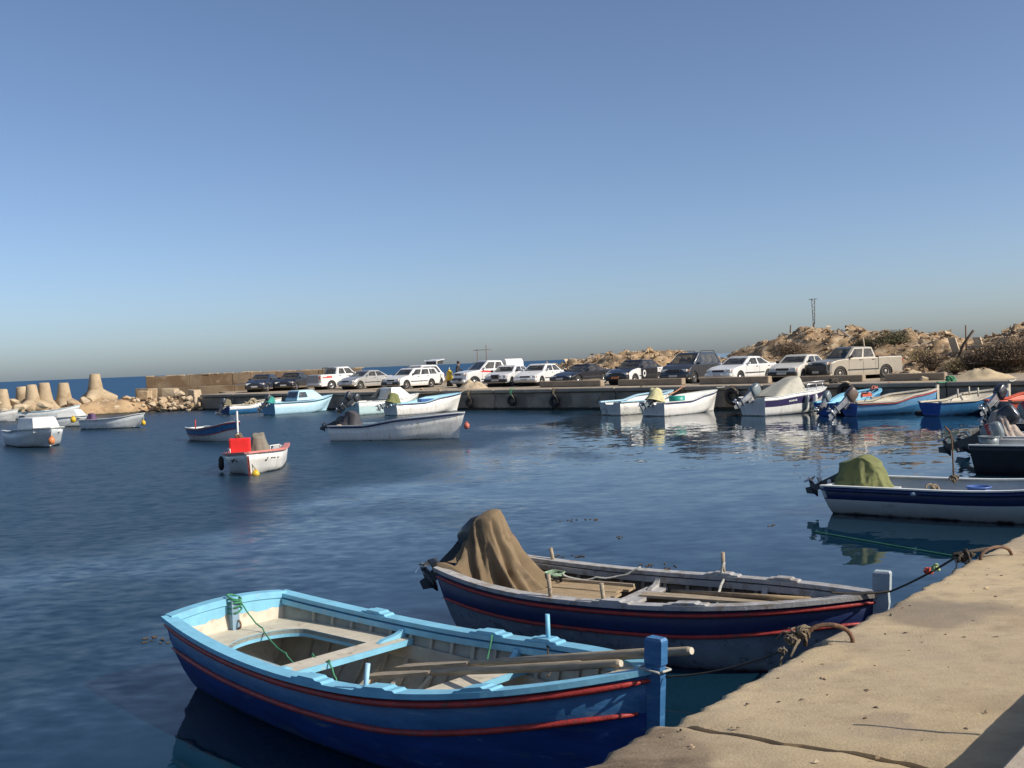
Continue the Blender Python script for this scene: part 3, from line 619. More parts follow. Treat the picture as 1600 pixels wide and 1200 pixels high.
def thole_block(parent, h, mat, x0, x1, side, hgt=.03, name='thole_block'):
    m = MB(); rg = []
    for t, e in ((0, .1), (.05, .5), (.2, .55), (.27, 1), (.73, 1), (.8, .55), (.95, .5), (1, .1)):
        x = lerp(x0, x1, t); u = x/h.L; q = h.pt(u, 1, side)
        z = q.z+.034
        rg.append([Vector((q.x, q.y+side*.032, z)), Vector((q.x, q.y+side*.032, z+hgt*e)), Vector((q.x, q.y-side*.075, z+hgt*e)), Vector((q.x, q.y-side*.075, z))])
    m.loft(rg, 0, False, True); return m.build(name, mat, parent)
def pin(parent, x, y, z, hgt, mat, r=.017, lean=(0, 0), name='thole_pin'):
    m = MB(); m.tube([(x, y, z-.05), (x+lean[0], y+lean[1], z+hgt)], r, 8); return m.build(name, mat, parent)
def floor_boards(parent, h, mat, x0, x1, z, n=8, gap=.012, name='floor_board'):
    wmax = min(h.iy(lerp(x0, x1, t)/h.L, z) for t in (.0, .5, 1))*.96 if False else h.iy((x0+x1)/2/h.L, z)*.97
    bw = 2*wmax/n
    for i in range(n):
        yc = -wmax+bw*(i+.5); m = MB(); rg = []
        for j in range(8):
            x = lerp(x0, x1, j/7); lim = h.iy(x/h.L, z)*.98
            a = max(-lim, min(lim, yc-bw/2+gap/2)); b = max(-lim, min(lim, yc+bw/2-gap/2))
            rg.append([(x, a, z), (x, b, z), (x, b, z+.02), (x, a, z+.02)])
        m.loft(rg, 0, False, True); m.build(name, mat, parent)
def rope(name, label, pts, r, mat, sag=0, n=26, cat='rope', parent=None, group=None, wob=0):
    P_ = [Vector(q) for q in pts]; out = []
    for a, b in zip(P_, P_[1:]):
        for i in range(n):
            t = i/n; q = a.lerp(b, t); q.z -= sag*4*t*(1-t)
            if wob: q += Vector((fbm((t*5, a.x, 1), 2), fbm((t*5, a.y, 7), 2), .3*fbm((t*5, a.z, 3), 2)))*wob
            out.append(q)
    out.append(P_[-1]); m = MB(); m.tube(out, r, 6); o = m.build(name, mat, parent)
    if parent is None: tag(o, label, cat, group)
    return o
def knot(m, c, size, r, seed, n=5):
    rr = random.Random(seed)
    for k in range(n):
        ax = Vector((rr.gauss(0, 1), rr.gauss(0, 1), rr.gauss(0, 1))).normalized(); bx = ax.orthogonal().normalized(); cx = ax.cross(bx); s = size*rr.uniform(.45, 1); o = Vector((rr.gauss(0, 1), rr.gauss(0, 1), rr.gauss(0, .6)))*size*.3
        m.tube([Vector(c)+o+(bx*math.cos(a*math.pi/6)*s+cx*math.sin(a*math.pi/6)*s*rr.uniform(.6, .9)) for a in range(13)], r, 5)
def coil(parent, c, r, R0, mat, turns=4, name='rope_coil', seed=1, flat=.012):
    rr = random.Random(seed); m = MB(); m.tube([Vector(c)+Vector((R0*(1+.12*math.sin(k*1.7))*math.cos(k*.4), R0*(1+.1*math.cos(k*1.3))*math.sin(k*.4), flat*k*.3+.006*rr.random())) for k in range(int(turns*15.7))], r, 5); return m.build(name, mat, parent)
def outboard(parent, x, y, z, tilt=55, cm=None, lm=None, k=1.0, rz=0, text=None, band=None):
    """clamp on a transom top at (x,y,z); tilted up by tilt degrees, leg pointing aft"""
    cm = cm or cowl_blk; lm = lm or cowl_blk
    m = MB(); secs = [(.0, .10, .1, .02), (.04, .15, .125, .02), (.06, .17, .135, .02), (.2, .18, .14, .0), (.36, .165, .13, -.02), (.43, .14, .115, -.03), (.455, .09, .08, -.04)]
    def rr(hx, hy, zz_, ox): return [Vector((ox-.14+hx*1.2*math.copysign(abs(math.cos(a))**.42, math.cos(a)), hy*math.copysign(abs(math.sin(a))**.42, math.sin(a)), zz_)) for a in [i*math.pi/8 for i in range(16)]]
    m.loft([rr(hx, hy, zz_+.12, ox) for zz_, hx, hy, ox in secs], 0, True, True)
    o = m.build('outboard_motor', cm, parent, (x, y, z), (0, R(tilt), R(rz))); o.scale = (k, k, k)
    if band:
        m = MB(); m.loft([rr(.186, .146, .27, 0.0), rr(.186, .146, .36, -.004)], 0, True, False); m.build('cowling_stripe', band, o)
    m = MB(); m.loft([[Vector((-.14+a*.09*sx-.0, b*.05*sx, zz_)) for a, b in ((-1, -1), (1, -1), (1, 1), (-1, 1))] for zz_, sx in ((.13, 1.3), (-.05, 1.05), (-.45, .85), (-.62, .7))], 0, False, True)
    m.box((-.16, 0, -.46), (.34, .17, .02)); m.tube([(-.3, 0, -.66), (-.22, 0, -.66), (-.05, 0, -.66), (.05, 0, -.66)], [.04, .06, .055, .012], 10)
    m.add([(-.2, -.012, -.7), (-.02, -.012, -.7), (-.1, 0, -.86), (-.22, 0, -.84), (-.2, .012, -.7), (-.02, .012, -.7)], [(0, 1, 2, 3), (5, 4, 3, 2), (0, 3, 4), (1, 5, 2)])
    m.build('leg', lm, o)
    m = MB(); m.tube([(-.4, 0, -.66), (-.3, 0, -.66)], [.025, .045], 8)
    for i in range(3):
        a = i*2.094+.4; d = Vector((0, math.cos(a), math.sin(a))); e = Vector((0, -d.z, d.y)); c = Vector((-.35, 0, -.66))
        m.add([c+d*.03-e*.02+Vector((.02, 0, 0)), c+d*.03+e*.02-Vector((.02, 0, 0)), c+d*.13+e*.06-Vector((.03, 0, 0)), c+d*.15, c+d*.12-e*.05+Vector((.03, 0, 0))], [(0, 1, 2, 3, 4)])
    m.build('propeller', alu, o)
    m = MB(); m.box((.02, 0, -.08), (.09, .2, .28)); m.box((.09, .09, .0), (.1, .03, .1)); m.box((.09, -.09, .0), (.1, .03, .1)); m.build('clamp_bracket', alu, o)
    return o
def W(root, v): return Matrix.Translation(root.location) @ root.rotation_euler.to_matrix().to_4x4() @ Vector(v)
def drape(name, label, mat, bot, top, folds=.05, nf=9, seed=1, prof=.8, nr=34, na=150, flat=0, crumple=.02, cat='cover', group=None):
    """cloth: bot = list of world points round the hem, top = list of world points round the crown"""
    def rs(pl, n):
        out = []; m_ = len(pl)
        for i in range(n):
            f = i/n*m_; k = int(f) % m_; t = f-int(f); p0, p1, p2, p3 = (pl[(k+j-1) % m_] for j in range(4))
            out.append(.5*((2*p1)+(-p0+p2)*t+(2*p0-5*p1+4*p2-p3)*t*t+(-p0+3*p1-3*p2+p3)*t**3))
        return out
    B_ = rs([Vector(q) for q in bot], na); T_ = rs([Vector(q) for q in top], na); ct = sum(T_, Vector())/na; cb_ = sum(B_, Vector())/na
    r = random.Random(seed); ph = [r.uniform(0, 6.28) for _ in range(4)]; m = MB(); rings = []
    for i in range(nr):
        t = i/(nr-1); ring_ = []
        for k in range(na):
            f = t**prof; q = B_[k].lerp(T_[k], f); q.z = lerp(B_[k].z, T_[k].z, t)
            a = k*2*math.pi/na; out = (B_[k]-cb_); out.z = 0
            if out.length > 1e-6: out.normalize()
            fo = (1-2.2*abs(math.sin(nf*.5*a+ph[0]+.5*t+.6*fbm((math.cos(a), math.sin(a), t*.7+seed), 2)))+.5*math.sin((nf*1.7//1)*a+ph[1]-1.2*t)+.9*fbm((math.cos(a)*3, math.sin(a)*3, t*1.2+seed), 4))*folds*(1-t)**1.05
            fo += crumple*fbm((q.x*9, q.y*9, q.z*6+seed), 3)
            q = q+out*fo; ring_.append(q)
        rings.append(ring_)
    for t in (.8, .5, .2, .02):
        rings.append([ct+(q-ct)*t+Vector((0, 0, (1-t*t)*flat)) for q in rings[nr-1]])
    m.loft(rings, 0, True, False)
    return tag(m.build(name, mat), label, cat, group)
def boat_root(name, label, st, bw, group=None, cat='boat', z=0, heel=0, trim=0):
    st = Vector(st[:2]); bw = Vector(bw[:2]); d = bw-st; t = thing(name, label, cat, (st.x, st.y, z), math.atan2(d.y, d.x), group); t.rotation_euler = (R(heel), R(trim), math.atan2(d.y, d.x)); return t, d.length

# ---------------------------------------------------------------- boat 1: blue wooden rowing boat in the foreground
r1, L1 = boat_root('wooden_rowing_boat', 'royal blue wooden rowing boat with sky blue rim, red strakes and two oars, nearest', (-2.676, 9.573), (.778, 6.233))
h1 = Hull(L1, .811, .747, .481, 2.842, .546, .085, .325, draft=.24, rake=.06, srake=-.16, flare=.22)
make_hull(r1, h1, [royal, rib_grey, sky_blue, mid_blue], [(.8, 1.0, 3)], nu=40, nv=(0, .1, .2, .3, .4, .5, .6, .7, .76), tmat=royal)
for sd_ in (-1, 1):
    rail(r1, h1, sky_blue, 'gunwale', .035, .085, .034, side=sd_)
    strake(r1, h1, red_paint, .965, .024, sd_); strake(r1, h1, red_paint, .8, .02, sd_, 0, .985)
    rail(r1, h1, sky_blue, 'inwale', -.062, .1, -.05, side=sd_, u0=.02, u1=.97, dz=-.012)
    m = MB(); rg = []
    for i in range(26):                      # riser stringer that carries the seats
        u = lerp(.02, .93, i/25); y = h1.iy(u, .33)-.004; rg.append([Vector((u*L1, sd_*y, .29)), Vector((u*L1, sd_*(h1.iy(u, .39)-.004), .4)), Vector((u*L1, sd_*(h1.iy(u, .39)-.03), .4)), Vector((u*L1, sd_*(y-.03), .29))])
    m.loft(rg, 0, False, True); m.build('riser', rib_grey, r1)
ribs(r1, h1, rib_grey, [.1+.052*i for i in range(17)])
# transom rail, sternpost, bench
m = MB(); rg = []
for i in range(13):
    y = lerp(-1, 1, i/12)*h1.b(0)*.97; z = h1.s_(0)+.035+.05*(1-(y/h1.b(0))**2); rg.append([Vector((-.03, y, z-.06)), Vector((-.03, y, z)), Vector((.09, y, z)), Vector((.09, y, z-.06))])
m.loft(rg, 0, False, True); m.build('transom_rail', sky_blue, r1)
m = MB(); rg = []
for i in range(33):
    t = i/32; y = lerp(-.95, .95, t)*h1.b(0); z = h1.s_(0)+.03; dr = .1+.016*math.sin(t*math.pi*11)+.05*(abs(t-.5)*2)**2-.02*math.cos(t*math.pi*4)
    rg.append([Vector((.064, y, z-dr)), Vector((.064, y, z)), Vector((.078, y, z)), Vector((.078, y, z-dr))])
m.loft(rg, 0, False, True); m.build('scalloped_board', sky_blue, r1)
m = MB(); m.loft([[Vector((.1+dx_*.05, dy*.035, z)) for dx_, dy in ((-1, -1), (1, -1), (1, 1), (-1, 1))] for z in (.36, .69)], 0, False, True); m.build('stern_post', mt('grey_blue_post', (.2, .3, .38), .6, .15), r1)
m = MB(); m.tube([Vector((.16+.035*math.cos(a*.524), .02, .48+.035*math.sin(a*.524))) for a in range(13)], .008, 6); m.build('iron_ring', iron, r1)
bz = .40; m = MB(); rg = []; nb = 40
m2 = MB(); V2 = [i/8 for i in range(9)]; lr_ = [h1.pt(0, v, 1)*1 for v in reversed(V2)]+[h1.pt(0, v, -1) for v in V2[1:]]
m2.loft([[Vector((q.x+.0565, q.y*.94, q.z-.01)) for q in lr_], [Vector((q.x+.062, q.y*.94, q.z-.01)) for q in lr_]], 0, False, True); m2.build('transom_lining', cream, r1)
def hole(t):                                # rounded U outline of the opening in the stern bench, aft end round
    a = lerp(-1, 1, t); xe = 1.54; hw = .42
    if abs(a) > .55: return Vector((lerp(.72, xe, (abs(a)-.55)/.45), math.copysign(lerp(hw*.92, hw, (abs(a)-.55)/.45), a), bz))
    th_ = a/.55*math.pi/2; return Vector((.72-.26*math.cos(th_), hw*.92*math.sin(th_), bz))
for i in range(nb+1):
    t = i/nb; q = hole(t); a = lerp(-1, 1, t)
    if abs(a) > .55: o_ = Vector((q.x, math.copysign(h1.iy(q.x/L1, bz)-.006, a), bz))
    else:
        y = lerp(-1, 1, (a/.55+1)/2)*(h1.iy(.15, bz)); xx = .085 if abs(a) < .36 else lerp(.085, .72, (abs(a)-.36)/.19)
        yy = h1.iy(max(xx, .03)/L1, bz)-.006; o_ = Vector((xx, math.copysign(min(abs(a)/.36, 1)*yy, a) if abs(a) < .36 else math.copysign(yy, a), bz))
    dn = Vector((0, 0, .035)); rg.append([o_, o_+dn, q+dn, q])
m.loft(rg, 0, False, True); bench = m.build('stern_bench', cream, r1)
m = MB(); m.loft([[hole(i/nb)+Vector((0, 0, -.03)), hole(i/nb)+Vector((0, 0, .04))] for i in range(nb+1)], 0, False, False, closed=False); m.build('bench_lip', sky_blue, bench)
for x in (1.64, 3.0):
    cross_plank(r1, h1, cream, x, .415, .22, .035, 'thwart', sky_blue)
    for sd_ in (-1, 1): knee(r1, h1, sky_blue, x, .452, sd_, .3)
floor_boards(r1, h1, wood, .75, 2.9, .02, 9); floor_boards(r1, h1, cream, 3.35, 4.25, .3, 9, .01, 'bow_platform_slat')
fl_ = MB(); rg = []
for u in [.3+.065*i for i in range(6)]:
    for sd_ in (-1, 1):
        m = MB(); y = h1.iy(u, .16); m.loft([[Vector((u*L1+dx_, sd_*y*.55, .045)), Vector((u*L1+dx_, sd_*h1.iy(u, .045), .045)), Vector((u*L1+dx_, sd_*(h1.iy(u, .22)-.01), .22))] for dx_ in (-.02, .02)], 0, False, True); m.build('floor_timber', cream, r1)
for x0, x1, sd_ in ((2.25, 2.62, -1), (2.95, 3.32, -1), (2.42, 2.82, 1), (3.06, 3.44, 1), (3.75, 4.0, -1), (1.1, 1.4, 1)): thole_block(r1, h1, sky_blue, x0, x1, sd_)
pin(r1, 3.0, -h1.b(.62)+.02, .62, .17, mt('pale_blue_pin', (.3, .5, .62), .5), lean=(.0, .04)); pin(r1, 3.28, h1.b(.68)-.02, .66, .2, sky_blue)
m = MB(); zs = h1.s_(1)
m.loft([[Vector((L1+ox+dx_, dy, z)) for dx_, dy in ((-w_*.8, -w_*.55), (w_*.85, -w_*.45), (w_*.85, w_*.45), (-w_*.8, w_*.55))] for z, ox, w_ in ((-.28, -.05, .045), (.3, -.02, .05), (zs-.05, .01, .06), (zs+.045, .01, .06), (zs+.06, .012, .072), (zs+.2, .02, .072), (zs+.215, .02, .06))], 0, False, True); m.build('stem_post', mid_blue, r1)
m = MB(); hook = [Vector((L1*u, s_*max(h1.b(u)-.05, 0), h1.s_(u)+.012)) for u, s_ in ((.9, 1), (.95, 1), (.985, 1), (.985, -1), (.95, -1), (.9, -1))]+[Vector((L1*.93, 0, h1.s_(.93)+.012))]
m.loft([[q-Vector((0, 0, .04)) for q in hook], hook], 0, False, True); m.build('breasthook', cream, r1)
ro = rope('stern_rope', '', [(.13, .06, .7), (.42, .1, .47), (.95, -.02, .36), (1.4, -.1, .3), (1.5, -.13, .47), (1.77, -.16, .47), (1.95, -.2, .3), (2.4, -.35, .08), (2.75, -.5, .2), (2.99, -.66, .64)], .007, rope_g, .04, 10, parent=r1, wob=.012)
m = MB(); 
for k in range(5): m.tube([Vector((.1+.07*math.cos(a*.5), .02+.06*math.sin(a*.5), .6+.03*k+.02*math.sin(a*.5+k))) for a in range(14)], .009, 5)
m.build('rope_turns', rope_g, r1)
rope('lashing', '', [(2.7, .72, .62), (2.75, .6, .45), (2.6, .45, .2)], .008, rope_g, .02, 8, parent=r1)
rope('lashing', '', [(3.28, .72, .68), (3.6, .4, .58), (3.75, .2, .62)], .008, rope_d, .02, 8, parent=r1)
rope('lashing', '', [(L1+.08, -.05, zs+.02), (L1-.07, -.06, zs+.03), (L1-.08, .06, zs+.03), (L1+.08, .05, zs+.02), (L1+.09, -.05, zs+.03)], .008, rope_w, 0, 4, parent=r1)
def oar(label, a, b, mat):
    a, b = W(r1, a), W(r1, b); d = (b-a); L = d.length; t = thing('oar', label, 'oar', a); t.rotation_euler = d.to_track_quat('X', 'Z').to_euler()
    m = MB(); m.tube([(L*.3, 0, 0), (L*.6, 0, 0), (L-.35, 0, 0), (L-.33, 0, 0), (L-.02, 0, 0), (L, 0, 0)], [.022, .029, .033, .027, .027, .022], 10); m.build('shaft', mat, t)
    m = MB(); m.loft([[Vector((x, -w_, -.014)), Vector((x, w_, -.014)), Vector((x, w_, .014)), Vector((x, -w_, .014))] for x, w_ in ((0, .06), (.1, .075), (.5, .06), (L*.3, .03))], 0, False, True); m.build('blade', mat, t)
    m = MB(); m.tube([(L-.004, 0, 0), (L+.006, 0, 0)], .0215, 10); m.build('grip_end', cream, t)
oar('longer wooden oar whose grip sticks out past the stem of the blue boat', (2.0, .36, .33), (4.98, .13, 1.0), wood)
oar('shorter wooden oar lying alongside the longer one in the blue boat', (1.9, .12, .3), (4.5, .06, .86), wood)

# ---------------------------------------------------------------- boat 2: grey blue boat with brown canvas over its motor
r2, L2 = boat_root('wooden_fishing_boat', 'grey wooden fishing boat with navy band, red strakes and brown canvas over its motor', (-.576, 11.091), (2.99, 8.74))
h2 = Hull(L2, .75, .668, .332, 3.064, .542, .124, .137, draft=.24, rake=.1, srake=-.2, flare=.25)
make_hull(r2, h2, [hull_grey, dwood, grey_paint, navy], [(.78, 1.0, 3)], nu=36, nv=(0, .1, .2, .3, .4, .5, .6, .68), tmat=navy)
for sd_ in (-1, 1):
    rail(r2, h2, grey_paint, 'gunwale', .035, .09, .036, side=sd_)
    strake(r2, h2, red_paint, .955, .02, sd_); strake(r2, h2, red_paint, .78, .018, sd_, 0, .98)
    rail(r2, h2, grey_paint, 'inwale', -.065, .1, -.06, side=sd_, u0=.02, u1=.97, dz=-.012)
    rg = []; m = MB()
    for i in range(20):
        u = lerp(.02, .93, i/19); y = h2.iy(u, .3)-.004; rg.append([Vector((u*L2, sd_*y, .26)), Vector((u*L2, sd_*(h2.iy(u, .36)-.004), .36)), Vector((u*L2, sd_*(h2.iy(u, .36)-.03), .36)), Vector((u*L2, sd_*(y-.03), .26))])
    m.loft(rg, 0, False, True); m.build('riser', dwood, r2)
ribs(r2, h2, mt('grey_brown_rib', (.2, .17, .13), .8, .2), [.12+.058*i for i in range(15)])
cross_plank(r2, h2, grey_paint, .1, .56, .16, .05, 'stern_deck'); cross_plank(r2, h2, dwood, .55, .34, .9, .03, 'stern_bench')
for x in (1.93, 3.1):
    cross_plank(r2, h2, grey_paint, x, .4, .2, .035, 'thwart')
    for sd_ in (-1, 1): knee(r2, h2, grey_paint, x, .436, sd_, .24)
floor_boards(r2, h2, dwood, .9, 3.4, .03, 7)
for i, (y_, ln, of) in enumerate(((-.32, .84, .03), (-.15, .78, 0), (.02, .8, .02), (.19, .74, -.02), (.34, .8, .01))): m = MB(); m.box((1.37+of, y_, .45+.004*(i % 2)), (ln, .158, .022), .05+.012*(i % 3-1)); m.build('hatch_board', ply, r2)
m = MB(); m.box((1.4, -.32, .475), (.86, .035, .03), .03); m.box((1.37, .4, .475), (.8, .03, .03), .06); m.build('hatch_batten', wood, r2)
m = MB(); m.box((2.95, .2, .44), (2.0, .17, .025), -.02, M=Matrix.Translation((2.95, .24, .47)) @ Matrix.Rotation(-.02, 4, 'Z') @ Matrix.Rotation(R(-2), 4, 'Y')); m.build('loose_plank', wood, r2)
m = MB(); m.tube([(2.2, .38, .46), (3.9, .2, .56)], .024, 8); m.build('boathook', ply, r2)
m = MB(); hd = [(3.35, -.4), (3.6, -.36), (3.9, -.2), (3.98, 0), (3.9, .25), (3.35, .45)]
for z_, q in ((0, 0),): m.loft([[Vector((x, y, .42)) for x, y in hd], [Vector((x, y, .46+.05*(x > 3.5))) for x, y in hd]], 0, False, True)
m.build('fore_deck', grey_paint, r2)
for x0, x1, sd_ in ((1.95, 2.32, -1), (2.62, 3.0, -1), (2.42, 2.8, 1), (3.1, 3.44, 1)): thole_block(r2, h2, grey_paint, x0, x1, sd_)
for x, sd_, hh, ln in ((1.5, -1, .2, (-.02, 0)), (2.05, -1, .16, (-.02, .0)), (.7, 1, .12, (-.03, 0)), (2.62, 1, .22, (0, 0))): pin(r2, x, sd_*(h2.b(x/L2)-.03), h2.s_(x/L2)+.04, hh, wood, .02, ln)
m = MB(); zs = h2.s_(1)
m.loft([[Vector((L2+ox+dx_, dy, z)) for dx_, dy in ((-w_*.9, -w_*.62), (w_, -w_*.5), (w_, w_*.5), (-w_*.9, w_*.62))] for z, ox, w_ in ((-.28, -.09, .045), (.3, -.03, .05), (zs-.05, .01, .065), (zs+.05, .01, .06), (zs+.055, .012, .072), (zs+.2, .02, .072), (zs+.215, .02, .06))], 0, False, True); m.build('stem_post', mt('light_grey_paint', (.36, .41, .44), .65, .15, 9, .3, 60, c2=(.24, .26, .27), thr=.6, s2=9), r2)
rope('rail_rope', '', [(2.62, .66, .72), (2.64, .62, .58), (2.7, .3, .46), (2.9, -.1, .48)], .014, rope_w, .03, 8, parent=r2, wob=.03)
coil(r2, (.85, .42, .5), .007, .1, mt('faded_green_rope', (.28, .4, .27), .9, .2), 4, 'rope_coil', flat=.002); rope('stern_line', '', [(.95, .4, .53), (1.3, .5, .5), (1.75, .62, .62)], .011, rope_w, .04, 10, parent=r2, wob=.03)
outboard(r2, .02, .0, .68, 52, cowl_blk, cowl_blk, .8)
def w2(x, y, z): return W(r2, (x, y, z))
CX = .34
drape('canvas_cover', 'brown canvas sheet draped in a tall peak over the motor of the grey fishing boat', canvas_b,
      [w2(CX+.62, -.05, .36), w2(CX+.62, .22, .40), w2(CX+.42, .5, .5), w2(CX+.02, .48, .62), w2(.12, .3, .74), w2(.04, .0, .84), w2(.1, -.28, .74), w2(.16, -.48, .66), w2(CX+.1, -.46, .4), w2(CX+.42, -.28, .36)],
      [w2(CX+.09, -.09, 1.18), w2(CX+.11, .06, 1.22), w2(CX, .15, 1.2), w2(CX-.15, .11, 1.12), w2(CX-.2, -.03, 1.06), w2(CX-.09, -.14, 1.12)], folds=.06, nf=9, seed=4, prof=.55, flat=.06, crumple=.018)
m = MB(); rg = []
for i in range(16):
    t = i/15; q = w2(lerp(.0, 1.02, t), -.44-.05*math.sin(t*3), .67-.22*sm(0, .7, t)); rg.append([q+Vector((math.cos(a)*.07, math.sin(a)*.02, math.sin(a)*.07))*(1+.5*fbm((t*6, a, 1), 2)) for a in [k*math.pi/5 for k in range(10)]])
m.loft(rg, 0, True, True); tag(m.build('canvas_roll', canvas_b), 'rolled hem of brown canvas along the near side of the grey fishing boat', 'cover')

# ---------------------------------------------------------------- boat 3: white boat with blue band, olive cover
r3, L3 = boat_root('open_motor_boat', 'white open boat with dark blue band and olive covered motor, moored bow to the quay', (5.395+.15, 18.1), (9.2, 15.2))
h3 = Hull(L3, .85, .97, .5, 2.6, .485, .0, .24, draft=.2, rake=.35, srake=-.12, flare=.3)
wb3 = mt('dull_white_paint', (.62, .62, .59), .5, .1, 4, .1, 30, c2=(.48, .47, .43), thr=.62, s2=4, z0=.02, cz=(.09, .045, .03))
make_hull(r3, h3, [wb3, grey_hull, white_in, navy], [(.77, 1.0, 3)], nu=28, tmat=wb3, tcut=.1)
for sd_ in (-1, 1): rail(r3, h3, white_in, 'gunwale', .02, .08, .02, side=sd_); strake(r3, h3, navy, .95, .03, sd_)
for x in (.7, 2.3, 3.5): cross_plank(r3, h3, grey_hull, x, .3, .26, .04, 'thwart')
floor_boards(r3, h3, grey_hull, .3, 3.8, .02, 5)
m = MB(); m.tube([(-.06, -.3, .5), (-.14, 0, .49), (-.06, .3, .5)], .03, 6); m.build('stern_bar', white_in, r3)
outboard(r3, .12, -.1, .46, 66, cowl_blk, cowl_blk, .8)
def w3(x, y, z): return W(r3, (x, y, z))
drape('canvas_cover', 'olive green canvas over the motor of the white boat with blue band', canvas_g, [w3(.88, -.3, .4), w3(.9, .1, .4), w3(.7, .32, .42), w3(.3, .34, .46), w3(.02, .22, .5), w3(-.02, -.2, .5), w3(.15, -.42, .45), w3(.55, -.46, .4)], [w3(.72, -.2, .78), w3(.72, .12, .8), w3(.45, .2, .93), w3(.15, .14, .84), w3(.06, -.1, .8), w3(.22, -.26, .82), w3(.5, -.28, .92)], .035, 7, 2, .6, flat=.05)
def barrel(root, c, r, hh, mat, name, label, cat='tub'):
    q = W(root, c) if root else Vector(c); t = thing(name, label, cat, q); m = MB(); m.loft([[Vector((rr_*math.cos(a*math.pi/10), rr_*math.sin(a*math.pi/10), z)) for a in range(20)] for z, rr_ in ((0, r*.9), (hh, r), (hh, r*.9), (hh*.3, r*.82))], 0, True, True); m.build('tub_wall', mat, t)
    m = MB(); m.tube([Vector((r*1.03*math.cos(a*math.pi/10), r*1.03*math.sin(a*math.pi/10), hh*.96)) for a in range(21)], .016, 6); m.build('tub_rim', mat, t)
q = P(1529, 766, .46); barrel(None, (q.x, q.y, .3), .17, .22, mt('blue_plastic', (.06, .12, .33), .4, .1), 'plastic_tub', 'blue plastic tub standing in the white boat with blue band')
m = MB(); knot(m, w3(1.75, -.55, .46), .1, .016, 4, 6); tag(m.build('rope_bundle', rope_m), 'tangled rope bundle on the near side of the white boat with blue band', 'rope')
q = W(r3, (1.62, -.66, .43)); m = MB(); m.box(q, (.5, .2, .06), .2, bev=.02); tag(m.build('fish_crate_lid', mt('blue_white_plastic', (.3, .4, .5), .5)), 'pale blue lid lying by the rope bundle in the white boat with blue band', 'lid')
b3 = P(1490, 749, .5); st = thing('boat_stake', 'crooked iron stake standing upright on the far rail of the white boat', 'stake', Vector((b3.x, b3.y, .44)))
m = MB(); m.tube([(0, 0, 0), (0, .0, .4), (-.01, 0, .72), (-.04, 0, .85), (-.12, 0, .95)], .014, 7); m.build('rod', iron, st)
m = MB(); knot(m, (0, 0, .07), .06, .011, 2, 9); m.build('rope_lashing', rope_m, st)

# ---------------------------------------------------------------- boats 4 and 5 at the right edge
a4 = P(1512, 741, .0); d4 = Vector((.83, -.56)); 
def fit_boat(name, label, st, d, L, **kw): return boat_root(name, label, (st.x, st.y), (st.x+d.x*L, st.y+d.y*L), **kw)
r4, L4 = fit_boat('open_motor_boat', 'black hulled open boat with white rim and big tilted motor at the right edge', P(1525, 735, 0), d4, 4.6)
h4 = Hull(L4, .82, .9, .46, 2.5, .6, .0, .25, draft=.2, rake=.4, srake=-.15, mode='chine')
make_hull(r4, h4, [dark_hull, white_in, white_in, dark_hull], [(.9, 1, 3)], tmat=dark_hull, tcut=.12)
for sd_ in (-1, 1): rail(r4, h4, white_in, 'gunwale', .03, .07, .025, side=sd_)
for x in (.8, 2.4): cross_plank(r4, h4, white_in, x, .35, .5, .06, 'thwart')
o4 = outboard(r4, .06, .1, .56, 70, cowl_grey, cowl_blk, .98, band=cowl_red)
tx = bpy.data.curves.new('lettering', 'FONT'); tx.body = 'YAMAHA'; tx.size = .085; tx.align_x = 'CENTER'; tx.extrude = .001
tb = bpy.data.objects.new('tmp', tx); me_ = bpy.data.meshes.new_from_object(tb.evaluated_get(bpy.context.evaluated_depsgraph_get()) if False else tb); bpy.data.objects.remove(tb)
me_.materials.append(white_in); lt = obj('lettering', me_, o4, (-.145, -.15, .33), (R(90), 0, 0))
barrel(r4, (.35, -.42, .5), .2, .28, cowl_grey, 'fuel_drum', 'grey drum standing beside the tilted motor in the black hulled boat', 'drum')
m = MB(); q = W(r4, (1.5, .1, .62)); knot(m, q, .16, .03, 9, 4); tag(m.build('rope_bundle', rope_w), 'pale rope loops lying in the black hulled boat', 'rope')
r5, L5 = fit_boat('open_motor_boat', 'white boat behind the black hulled one with a sheet over its motor', P(1560, 712, 0), d4, 4.6)
h5 = Hull(L5, .8, .9, .46, 2.5, .5, .0, .25, draft=.2, rake=.4, srake=-.15, mode='chine')
make_hull(r5, h5, [dark_hull, white_in, white_in, red_paint], [(.85, 1, 3)], tmat=dark_hull, tcut=.1)
for sd_ in (-1, 1): rail(r5, h5, white_in, 'gunwale', .03, .07, .025, side=sd_)
outboard(r5, -.03, .0, .55, 55, cowl_blk, cowl_blk, 1.2)
def w5(x, y, z): return W(r5, (x, y, z))
drape('canvas_cover', 'grey pink sheet slung over the motor behind the black hulled boat', mt('faded_sheet', (.36, .3, .25), .9, .15, 4, .2, 60, c2=(.25, .17, .14), thr=.58, s2=6), [w5(.55, -.35, .5), w5(.55, .3, .5), w5(.2, .4, .55), w5(-.25, .28, .62), w5(-.28, -.22, .62), w5(.1, -.42, .5)], [w5(.2, -.12, 1.02), w5(.2, .12, 1.02), w5(-.02, .14, 1.1), w5(-.14, .02, 1.04), w5(-.03, -.12, 1.08)], .05, 7, 6, .7, flat=.05)
r6, L6 = fit_boat('open_motor_boat', 'dark boat mostly beyond the right edge with a grey tilted motor', P(1592, 690, 0), d4, 4.6)
h6 = Hull(L6, .8, .9, .46, 2.5, .55, .0, .25, draft=.2, rake=.4, srake=-.15, mode='chine')
make_hull(r6, h6, [dark_hull, white_in, white_in, dark_hull], [(.85, 1, 3)], tmat=dark_hull, tcut=.1)
outboard(r6, -.03, .0, .58, 66, cowl_grey, cowl_blk, 1.15, band=cowl_red)
